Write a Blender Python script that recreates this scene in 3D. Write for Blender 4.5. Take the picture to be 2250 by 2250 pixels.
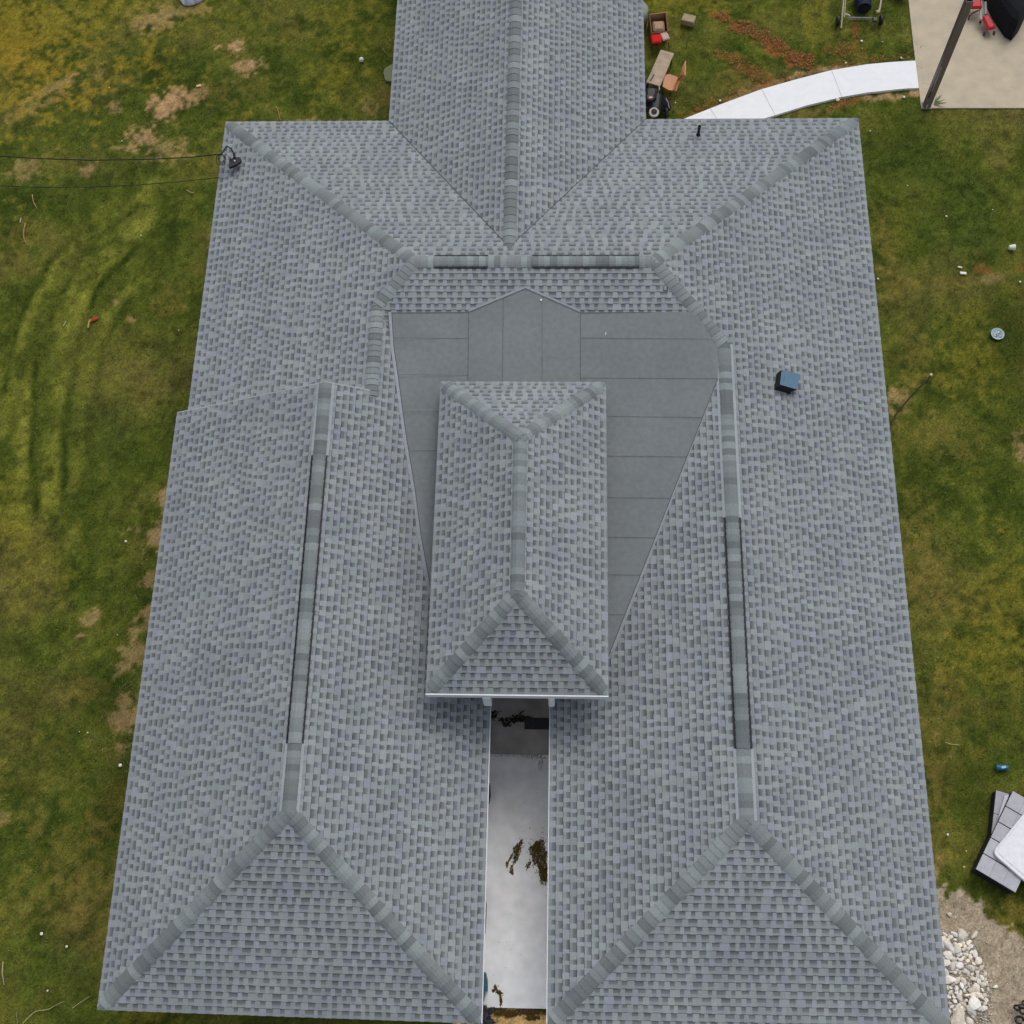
import bpy, math, random
import numpy as np
from mathutils import Vector, Matrix
R_ = math.radians
random.seed(11); rng = np.random.RandomState(5)
sc = bpy.context.scene
for o in list(bpy.data.objects): bpy.data.objects.remove(o)
E = 2.7                       # eave height above the lawn (m)

# ------------------------------------------------------------------ camera
F = 2754.342                  # focal length in pixels of the 2250 px photograph
def rot(a, ax):
    c, s = math.cos(a), math.sin(a)
    return np.array([[1,0,0],[0,c,-s],[0,s,c]]) if ax == 'x' else np.array([[c,-s,0],[s,c,0],[0,0,1]])
RC = rot(R_(6.029), 'z') @ rot(R_(22.022), 'x') @ rot(R_(-5.212), 'z')
CP = np.array([-0.594, -6.983, 25.0 + E])
cd = bpy.data.cameras.new('camera'); cam = bpy.data.objects.new('camera', cd)
sc.collection.objects.link(cam); sc.camera = cam
cd.sensor_width = 36; cd.lens = F/2250*36; cd.clip_start = .1; cd.clip_end = 600
cam.matrix_world = Matrix.Translation(CP.tolist()) @ Matrix([list(r) for r in RC]).to_4x4()
sc.render.resolution_x = 1024; sc.render.resolution_y = 1024

# ------------------------------------------------------------------ light
SUN_EL, SUN_AZ = R_(58), R_(20)       # soft overcast sun from beyond the far end of the house
w = bpy.data.worlds.new("World"); sc.world = w; w.use_nodes = True
nt = w.node_tree; nt.nodes.clear()
sky = nt.nodes.new('ShaderNodeTexSky'); sky.sky_type = 'NISHITA'; sky.sun_disc = False
sky.sun_elevation = SUN_EL; sky.sun_rotation = SUN_AZ; sky.air_density = 1.0; sky.dust_density = 3.5; sky.ozone_density = 1.0
bg = nt.nodes.new('ShaderNodeBackground'); bg.inputs[1].default_value = .15
wo = nt.nodes.new('ShaderNodeOutputWorld')
hs = nt.nodes.new('ShaderNodeHueSaturation'); hs.inputs['Saturation'].default_value = .45; nt.links.new(sky.outputs[0], hs.inputs['Color']); nt.links.new(hs.outputs[0], bg.inputs[0]); nt.links.new(bg.outputs[0], wo.inputs[0])
sd = bpy.data.lights.new('sun', 'SUN'); sd.energy = .8; sd.angle = R_(35); sd.color = (1, .97, .93)
sun = bpy.data.objects.new('sun', sd); sc.collection.objects.link(sun)
dv = Vector((math.sin(SUN_AZ)*math.cos(SUN_EL), math.cos(SUN_AZ)*math.cos(SUN_EL), math.sin(SUN_EL)))
sun.rotation_euler = dv.to_track_quat('Z', 'Y').to_euler()
sun.location = (0, 20, 30)
sc.view_settings.view_transform = 'Standard'; sc.view_settings.look = 'None'
sc.view_settings.exposure = 0.0; sc.view_settings.gamma = 1

# ------------------------------------------------------------------ helpers
def ray(px, py):
    d = RC @ np.array([(px-1125)/F, -(py-1125)/F, -1.]); return d
def G(px, py, z=0.0):                    # point of the photo at world height z
    d = ray(px, py); t = (z-CP[2])/d[2]; return CP + d*t
def on(px, py, pl):                      # point of the photo on a plane aX+bY+cZ=d
    n = np.array(pl[:3]); d = ray(px, py); t = (pl[3]-n@CP)/(n@d); return CP + d*t
def isect(*p):
    return np.linalg.solve(np.array([q[:3] for q in p], float), np.array([q[3] for q in p], float))

def tag(o, label=None, cat=None, group=None, kind=None):
    if label: o['label'] = label
    if cat: o['category'] = cat
    if group: o['group'] = group
    if kind: o['kind'] = kind
    return o
def empty(name, loc, label, cat, group=None, rz=0):
    o = bpy.data.objects.new(name, None); sc.collection.objects.link(o)
    o.location = tuple(float(v) for v in loc); o.rotation_euler = (0, 0, rz); o.empty_display_size = .2
    return tag(o, label, cat, group)

class MB:
    def __init__(s): s.v = []; s.f = []; s.c = []
    def face(s, pts, col=None):
        n = len(s.v); s.v += [tuple(float(x) for x in p) for p in pts]; s.f.append(tuple(range(n, n+len(pts))))
        if col is None: col = (1,1,1)
        s.c += list(col) if hasattr(col[0], '__len__') else [col]*len(pts)
    def add(s, vs, fs, col=(1,1,1)):
        n = len(s.v); s.v += [tuple(float(x) for x in p) for p in vs]
        for f in fs: s.f.append(tuple(n+i for i in f)); s.c += [col]*len(f)
    def box(s, c, size, rz=0, bev=0.0, col=(1,1,1), M=None):
        x, y, z = [q/2 for q in size]; b = min(bev, x*.9, y*.9, z*.9)
        if b <= 0:
            vs = [(i*x, j*y, k*z) for k in (-1,1) for i, j in ((-1,-1),(1,-1),(1,1),(-1,1))]
            fs = [(3,2,1,0),(4,5,6,7),(0,1,5,4),(1,2,6,5),(2,3,7,6),(3,0,4,7)]
        else:
            vs = []; fs = []
            lev = [(-z, b), (-z+b, 0), (z-b, 0), (z, b)]
            for zz, ins in lev:
                X, Y = x-ins, y-ins
                q = b*.7
                for (i, j) in ((-1,-1),(1,-1),(1,1),(-1,1)):
                    if i*j > 0: a = [(i*X, j*(Y-q)), (i*(X-q), j*Y)]
                    else: a = [(i*(X-q), j*Y), (i*X, j*(Y-q))]
                    for (u, v) in a: vs.append((u, v, zz))
            for l in range(3):
                for k in range(8): fs.append((l*8+k, l*8+(k+1)%8, (l+1)*8+(k+1)%8, (l+1)*8+k))
            fs.append(tuple(range(7,-1,-1))); fs.append(tuple(range(24,32)))
        cz, sz = math.cos(rz), math.sin(rz)
        out = []
        for p in vs:
            if M is not None: q = M @ Vector(p); out.append((q.x+c[0], q.y+c[1], q.z+c[2]))
            else: out.append((p[0]*cz-p[1]*sz+c[0], p[0]*sz+p[1]*cz+c[1], p[2]+c[2]))
        s.add(out, fs, col)
    def tube(s, pts, r, n=8, col=(1,1,1), closed=False, cap=True):
        pts = [Vector([float(a) for a in p]) for p in pts]; N = len(pts); rr = r if hasattr(r, '__len__') else [r]*N
        base = len(s.v); up = Vector((0.13,0.21,1)).normalized()
        for i, p in enumerate(pts):
            if closed: t = pts[(i+1)%N]-pts[i-1]
            else: t = pts[min(i+1,N-1)]-pts[max(i-1,0)]
            t.normalize(); a = t.cross(up)
            if a.length < 1e-3: a = t.cross(Vector((1,0,0)))
            a.normalize(); b = t.cross(a)
            for k in range(n):
                q = p + (a*math.cos(2*math.pi*k/n)+b*math.sin(2*math.pi*k/n))*rr[i]; s.v.append(tuple(q))
        for i in range(N if closed else N-1):
            j = (i+1) % N
            for k in range(n):
                s.f.append((base+i*n+k, base+i*n+(k+1)%n, base+j*n+(k+1)%n, base+j*n+k)); s.c += [col]*4
        if cap and not closed:
            s.f.append(tuple(base+k for k in range(n))); s.c += [col]*n
            s.f.append(tuple(base+(N-1)*n+k for k in range(n-1,-1,-1))); s.c += [col]*n
    def lathe(s, c, prof, n=20, axis='z', col=(1,1,1), M=None):
        base = len(s.v)
        for (r, h) in prof:
            for k in range(n):
                a = 2*math.pi*k/n; p = Vector((r*math.cos(a), r*math.sin(a), h))
                if axis == 'x': p = Vector((p.z, p.x, p.y))
                if axis == 'y': p = Vector((p.x, p.z, p.y))
                if M is not None: p = M @ p
                s.v.append((p.x+c[0], p.y+c[1], p.z+c[2]))
        for i in range(len(prof)-1):
            for k in range(n):
                s.f.append((base+i*n+k, base+i*n+(k+1)%n, base+(i+1)*n+(k+1)%n, base+(i+1)*n+k)); s.c += [col]*4
        s.f.append(tuple(base+k for k in range(n-1,-1,-1))); s.c += [col]*n
        m = base+(len(prof)-1)*n; s.f.append(tuple(m+k for k in range(n))); s.c += [col]*n
    def prism(s, poly, z0, z1, col=(1,1,1)):
        n = len(poly); a = [(p[0], p[1], z0) for p in poly]+[(p[0], p[1], z1) for p in poly]
        s.add(a, [tuple(range(n-1,-1,-1)), tuple(range(n, 2*n))]+[(i, (i+1)%n, n+(i+1)%n, n+i) for i in range(n)], col)
    def build(s, name, mat, parent=None, loc=None, smooth=False, colors=True):
        me = bpy.data.meshes.new(name); off = Vector([float(q) for q in loc]) if loc is not None else Vector((0,0,0))
        me.from_pydata([tuple(Vector(p)-off) for p in s.v] if loc is not None else s.v, [], s.f)
        if colors:
            ca = me.color_attributes.new('Col', 'FLOAT_COLOR', 'CORNER')
            arr = np.ones((len(s.c), 4), np.float32); arr[:, :3] = np.array(s.c, np.float32)[:, :3]
            ca.data.foreach_set('color', arr.ravel())
        me.materials.append(mat)
        if smooth: me.polygons.foreach_set('use_smooth', [True]*len(me.polygons))
        me.update()
        o = bpy.data.objects.new(name, me); sc.collection.objects.link(o)
        if loc is not None: o.location = off
        if parent is not None:
            o.parent = parent
            if loc is None:      # geometry was given in world space
                bpy.context.view_layer.update()
                o.matrix_parent_inverse = parent.matrix_world.inverted()
        return o

def mat(name, col=(.5,.5,.5), rough=.8, attr=False, noise=0.0, nscale=8, bump=0.0, bscale=60, metal=0, spec=.3, tint=None, tscale=1.2, detail=4):
    m = bpy.data.materials.new(name); m.use_nodes = True; t = m.node_tree; n = t.nodes; L = t.links
    b = n['Principled BSDF']; b.inputs['Roughness'].default_value = rough; b.inputs['Metallic'].default_value = metal
    b.inputs['Specular IOR Level'].default_value = spec
    geo = n.new('ShaderNodeNewGeometry'); cur = None
    if attr:
        a = n.new('ShaderNodeAttribute'); a.attribute_name = 'Col'; cur = a.outputs['Color']
        mx = n.new('ShaderNodeMix'); mx.data_type = 'RGBA'; mx.blend_type = 'MULTIPLY'; mx.inputs[0].default_value = 1
        L.new(cur, mx.inputs[6]); mx.inputs[7].default_value = (*col, 1); cur = mx.outputs[2]
    else:
        rg = n.new('ShaderNodeRGB'); rg.outputs[0].default_value = (*col, 1); cur = rg.outputs[0]
    def noisef(scale, lo, hi, det=detail):
        t1 = n.new('ShaderNodeTexNoise'); t1.inputs['Scale'].default_value = scale; t1.inputs['Detail'].default_value = det
        L.new(geo.outputs['Position'], t1.inputs['Vector'])
        r = n.new('ShaderNodeMapRange'); r.inputs['From Min'].default_value = .3; r.inputs['From Max'].default_value = .7
        r.inputs['To Min'].default_value = lo; r.inputs['To Max'].default_value = hi; L.new(t1.outputs['Fac'], r.inputs['Value'])
        return r.outputs['Result']
    if tint:
        mx = n.new('ShaderNodeMix'); mx.data_type = 'RGBA'; mx.blend_type = 'MULTIPLY'
        L.new(noisef(tscale, 0, 1), mx.inputs[0]); L.new(cur, mx.inputs[6]); mx.inputs[7].default_value = (*tint, 1); cur = mx.outputs[2]
    if noise:
        v = n.new('ShaderNodeVectorMath'); v.operation = 'SCALE'; L.new(cur, v.inputs[0]); L.new(noisef(nscale, 1-noise, 1+noise), v.inputs['Scale']); cur = v.outputs[0]
    L.new(cur, b.inputs['Base Color'])
    if bump:
        t2 = n.new('ShaderNodeTexNoise'); t2.inputs['Scale'].default_value = bscale; t2.inputs['Detail'].default_value = 3; L.new(geo.outputs['Position'], t2.inputs['Vector'])
        bu = n.new('ShaderNodeBump'); bu.inputs['Strength'].default_value = bump; bu.inputs['Distance'].default_value = .02
        L.new(t2.outputs['Fac'], bu.inputs['Height']); L.new(bu.outputs[0], b.inputs['Normal'])
    return m
M = {}
M['shingle'] = mat('shingle', (1,1,1), .95, True, .13, 45, .25, 90, spec=.15, tint=(.84,.85,.895), tscale=1.1, detail=7)
M['membrane'] = mat('membrane', (.186,.205,.206), .9, False, .08, 9, .15, 120, spec=.2, tint=(.86,.87,.89), tscale=.7, detail=8)
M['black'] = mat('black plastic', (.012,.012,.014), .5)
M['seam'] = mat('bitumen', (.065,.068,.07), .9)
M['white'] = mat('white metal', (.72,.73,.74), .5, noise=.05)
M['flash'] = mat('flashing', (.27,.29,.32), .6, noise=.1, nscale=14)
M['siding'] = mat('siding', (.82,.81,.79), .8, noise=.05)
M['wood'] = mat('timber', (1,1,1), .8, True, .18, 12)
M['paint'] = mat('paint', (1,1,1), .45, True, .06, 10)
M['cloth'] = mat('cloth', (1,1,1), .95, True, .12, 20, .3, 60)
M['stone'] = mat('stone', (1,1,1), .9, True, .13, 14, .4, 40)
M['wire'] = mat('wire', (.008,.008,.008), .6)
M['leaf'] = mat('leaf', (1,1,1), .8, True, .1, 20)
M['steel'] = mat('steel', (.4,.4,.4), .4, metal=.7, noise=.1)
M['grass'] = mat('grass blades', (1,1,1), .8, True, 0, spec=.1)

# value noise
def vnoise(x, y, s, seed):
    r = np.random.RandomState(seed).rand(256, 256)
    X, Y = x/s, y/s; xi, yi = np.floor(X).astype(int), np.floor(Y).astype(int); fx, fy = X-xi, Y-yi
    fx = fx*fx*(3-2*fx); fy = fy*fy*(3-2*fy)
    g = lambda i, j: r[i % 256, j % 256]
    return (g(xi,yi)*(1-fx)+g(xi+1,yi)*fx)*(1-fy)+(g(xi,yi+1)*(1-fx)+g(xi+1,yi+1)*fx)*fy
def fbm(x, y, s, seed, o=4):
    v = 0; a = 1; t = 0
    for i in range(o): v = v+a*vnoise(x+31*i, y-17*i, s/2**i, seed+i); t += a; a *= .55
    return v/t

# ------------------------------------------------------------------ roof planes (x right, y away, z up; eaves at z = E)
RG_ = random.Random(9)
P = dict(xw=-8.99, yn=13.465, xe=6.563, xl=-9.226, xi=-2.013, xj=-.79, s_w=.258, s_n=.267, s_e=.255, s_l=.414, s_r=.251,
         s_s=.424, s_c=.208, yst=5.403, xb=-1.80, s_b=.385, H=1.315, zc=1.6, c0=-3.148, c1=.312, c2=5.375, c3=-1.318, s_k=.556, bw0=-4.915, bw1=1.409, s2=.255)
def pz(a, b, d): return (a, b, 1, d + E)       # z = d - aX - bY
PL = {}
PL['W'] = pz(-P['s_w'], 0, -P['s_w']*P['xw']); PL['N'] = pz(0, P['s_n'], P['s_n']*P['yn']); PL['E'] = pz(P['s_e'], 0, P['s_e']*P['xe'])
PL['L'] = pz(-P['s_l'], 0, -P['s_l']*P['xl']); PL['I'] = pz(P['s_l'], 0, P['s_l']*P['xi']); PL['J'] = pz(-P['s_r'], 0, -P['s_r']*P['xj'])
def plane_from(a, b, s):          # eave line a->b (roof rises to its left), slope s
    d = (b-a)[:2]; d = d/np.hypot(*d); n = np.array([-d[1], d[0]]); return pz(-s*n[0], -s*n[1], -s*(n@a[:2]))
PL['S1'] = plane_from(G(224,2219,E), G(1056,2249,E), P['s_s']); PL['S2'] = plane_from(G(1205,2256,E), G(2088,2272,E), P['s2'])
yr = P['yn']-P['H']/P['s_n']
PL['C'] = pz(0, -P['s_c'], P['H']-P['s_c']*yr)
PL['z0'] = (0,0,1,E); PL['Yst'] = (0,1,0,P['yst'])
hb = P['s_b']*(P['xb']-P['bw0']); sbr = hb/(P['bw1']-P['xb'])
PL['BL'] = pz(-P['s_b'], 0, -P['s_b']*P['bw0']); PL['BR'] = pz(sbr, 0, sbr*P['bw1'])
I = lambda *n: isect(*[PL[k] if isinstance(k, str) else k for k in n])
V = dict(A=I('W','N','z0'), B=I('E','N','z0'), e0=I('W','Yst','z0'), e1=I('L','Yst','z0'), sp=I('L','I','Yst'), sv=I('W','I','Yst'),
         CW=I('W','N','C'), CE=I('E','N','C'), WIC=I('W','I','C'), EJC=I('E','J','C'), rb=I('E','J','S2'), lb=I('L','I','S1'),
         SW=I('L','S1','z0'), LSE=I('I','S1','z0'), RSW=I('J','S2','z0'), RSE=I('E','S2','z0'), bl=I('BL','N','z0'), br=I('BR','N','z0'), bp=I('BL','BR','N'),
         CI0=I('C','I','z0'), CJ0=I('C','J','z0'), Ist=I('I','Yst','z0'))
V['T'] = I('N','C',(1,0,0,V['bp'][0]))
YB = 23.0
V['bf'] = I('BL','BR',(0,1,0,YB)); V['blf'] = I('BL','z0',(0,1,0,YB)); V['brf'] = I('BR','z0',(0,1,0,YB))
KR = (25-1.32)/(25-P['zc']); c0, c1, c2, c3 = [CP[i]+(P[k]-CP[i])*KR for k, i in (('c0',0),('c1',0),('c2',1),('c3',1))]; zc = 1.32+E; hw = (c1-c0)/2; zk = zc+hw*P['s_k']
V['k0'] = np.array([c0,c2,zc]); V['k1'] = np.array([c1,c2,zc]); V['k2'] = np.array([c0,c3,zc]); V['k3'] = np.array([c1,c3,zc])
V['kt'] = np.array([c0+hw,c2-hw*1.0,zk]); V['kb'] = np.array([c0+hw,c3+hw,zk])

EXP = .14
def clip(poly, cp):                      # Sutherland-Hodgman, cp convex CCW, poly of (u,v,attr...)
    out = poly
    for i in range(len(cp)):
        a, b = cp[i], cp[(i+1) % len(cp)]; inp = out; out = []
        if not inp: return []
        ex, ey = b[0]-a[0], b[1]-a[1]
        sd = lambda p: ex*(p[1]-a[1])-ey*(p[0]-a[0])
        for k in range(len(inp)):
            p, q = inp[k-1], inp[k]; sp_, sq = sd(p), sd(q)
            if (sp_ >= 0) != (sq >= 0):
                t = sp_/(sp_-sq); out.append(tuple(p[m]+(q[m]-p[m])*t for m in range(len(p))))
            if sq >= 0: out.append(q)
    return out
GREY = np.array([.278,.303,.303])
def tone(lo=.80, hi=1.14):
    r = random.random(); b = random.uniform(lo, hi)
    c = GREY*b
    if r < .25: c = c*np.array([.99,.98,1.06])
    elif r < .45: c = c*np.array([.98,1.0,.98])
    return c
def slope(name, pts, e0, e1, parent, label=None, parts=None):
    """courses of laminated shingles over a flat roof face; e0->e1 runs along the eave, roof rises to its left"""
    e0 = np.array(e0, float); u = np.array(e1, float)-e0; u /= np.linalg.norm(u)
    pts = [np.array(p, float) for p in pts]
    n = np.zeros(3)
    for i in range(len(pts)): n += np.cross(pts[i]-e0, pts[(i+1) % len(pts)]-e0)
    n /= np.linalg.norm(n)
    if n[2] < 0: n = -n
    v = np.cross(n, u)
    uv = [((p-e0)@u, (p-e0)@v) for p in pts]
    ar = sum(uv[i-1][0]*uv[i][1]-uv[i][0]*uv[i-1][1] for i in range(len(uv)))
    if ar < 0: uv = uv[::-1]
    cps = []
    for pp_ in (parts or [pts]):
        q_ = [((p-e0)@u, (p-e0)@v) for p in pp_]
        if sum(q_[i-1][0]*q_[i][1]-q_[i][0]*q_[i-1][1] for i in range(len(q_))) < 0: q_ = q_[::-1]
        cps.append(q_)
    u0, u1 = min(a for a, b in uv), max(a for a, b in uv); v0, v1 = min(b for a, b in uv), max(b for a, b in uv)
    mb = MB()
    W3 = lambda a, b, h: e0+u*a+v*b+n*h
    def emit(a0, a1, b0, b1, h0, h1, cbot, ctop, taper=0):
        q = [(a0-taper,b0,h0,0),(a1+taper,b0,h0,0),(a1,b1,h1,1),(a0,b1,h1,1)]
        for cp_ in cps:
            r = clip(q, cp_)
            if len(r) >= 3: mb.face([W3(p[0],p[1],p[2]) for p in r], [tuple(cbot+(ctop-cbot)*p[3]) for p in r])
    k = math.floor(v0/EXP)
    EDGE = np.array([.075,.082,.088])
    while k*EXP < v1:
        cj = random.uniform(.965,1.035); b = k*EXP; a = u0-random.uniform(0,.4); wob = random.uniform(-.003,.003)
        # butt edge of the whole course
        emit(u0, u1, b+wob-.0085, b+wob+.0065, .0045, .0135, EDGE, EDGE*1.1)
        while a < u1:
            gw = random.choice((.08,.09,.10,.11,.12,.13,.14,.17)) ; tw = random.choice((.07,.08,.09,.10,.11,.13,.18))
            c = tone(.90,1.02)*cj
            d = c*random.uniform(.40,.54)
            m_ = b+EXP*random.uniform(.36,.52)
            # recessed piece: printed shadow band at its head fading towards the butt
            emit(a, a+gw, b+wob, m_, .0105, .0070, c*1.0, c*.90)
            emit(a, a+gw, m_, b+EXP*.80, .0070, .0055, c*.68, d*1.15)
            emit(a, a+gw, b+EXP*.80, b+EXP, .0055, .0045, d*1.05, d*.85)
            t0 = a+gw; c2_ = tone(.95,1.12)*cj
            if tw > .13 and random.random() < .6:
                h = tw*random.uniform(.35,.65); c3_ = tone(.90,1.08)*cj
                emit(t0, t0+h, b+wob, b+EXP, .0135, .0065, c2_, c2_*.96, .004); emit(t0+h, t0+tw, b+wob, b+EXP, .0137, .0067, c3_, c3_*.96, .004)
            else: emit(t0, t0+tw, b+wob, b+EXP, .0135, .0065, c2_, c2_*.96, .004)
            a = t0+tw
        k += 1
    # underlay sheet closing the face just below the shingles
    mb.face([W3(a, b, -.004) for a, b in uv], (.09,.095,.1))
    o = mb.build(name, M['shingle'], parent)
    if label: o['label'] = label
    return o, n, v

def unit(a): return a/np.linalg.norm(a)
def cap(name, p, q, nA, nB, parent, w=.156, start=0, h0=.018, piece=.14, strip=False, bounds=None):
    """overlapping bent cap shingles from p (low) to q (high)"""
    p, q = np.array(p, float), np.array(q, float); L = np.linalg.norm(q-p); t = (q-p)/L
    dA = np.cross(t, nA); dB = -np.cross(t, nB)
    dA = unit(dA); dB = unit(dB)
    if dA[2] > 0: dA = -dA
    if dB[2] > 0: dB = -dB
    nm = unit(nA+nB); mb = MB()
    def sec(s, h, ww):
        c = p+t*s
        return [c+dA*ww+nA*h*.45, c+dA*ww*.62+nA*h, c+dA*ww*.22+nm*h*1.12, c+dB*ww*.22+nm*h*1.12, c+dB*ww*.62+nB*h, c+dB*ww+nB*h*.45]
    if strip:
        for (d, nn) in ((dA, nA), (dB, nB)):
            s = 0
            while s < L:
                s2 = min(L, s+.45+random.random()*.4)
                mb.face([p+t*s+d*w*.9+nn*.017, p+t*s2+d*w*.9+nn*.017, p+t*s2+d*(w+.042)+nn*.015, p+t*s+d*(w+.042)+nn*.015], tuple(GREY*random.uniform(1.12,1.3)))
                s = s2
    s = 0
    while s < L-1e-4:
        pc = piece*random.uniform(.86,1.14)
        s2 = min(L, s+pc); r = random.random()
        base = GREY*np.array([.98,1.0,.98])
        c = base*(random.uniform(.56,.66) if r < .30 else random.uniform(.92,1.02) if r > .76 else random.uniform(.70,.84))
        a, b = sec(s, h0+.010, w*random.uniform(.97,1.03)), sec(s2+.01, h0, w*.985)
        for k in range(5): mb.face([a[k], a[k+1], b[k+1], b[k]], tuple(c))
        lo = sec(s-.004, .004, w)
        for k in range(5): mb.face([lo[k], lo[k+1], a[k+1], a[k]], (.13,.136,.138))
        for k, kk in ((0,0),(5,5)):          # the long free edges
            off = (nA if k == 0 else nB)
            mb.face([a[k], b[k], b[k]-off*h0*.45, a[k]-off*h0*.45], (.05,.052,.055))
        s = s2
    if bounds:
        x0, x1, y0, y1 = bounds; mb.v = [(min(max(a, x0), x1), min(max(b, y0), y1), c) for a, b, c in mb.v]
    return mb.build(name, M['shingle'], parent)

# ------------------------------------------------------------------ ground
def cells():
    c = [G(-60,-60), G(2310,-60), G(2310,2310), G(-60,2310)]
    return min(p[0] for p in c)-.3, max(p[0] for p in c)+.3, min(p[1] for p in c)-.3, max(p[1] for p in c)+.3
gx0, gx1, gy0, gy1 = cells()
st = .055
nx, ny = int((gx1-gx0)/st)+1, int((gy1-gy0)/st)+1
X, Y = np.meshgrid(np.linspace(gx0, gx1, nx), np.linspace(gy0, gy1, ny))
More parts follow.
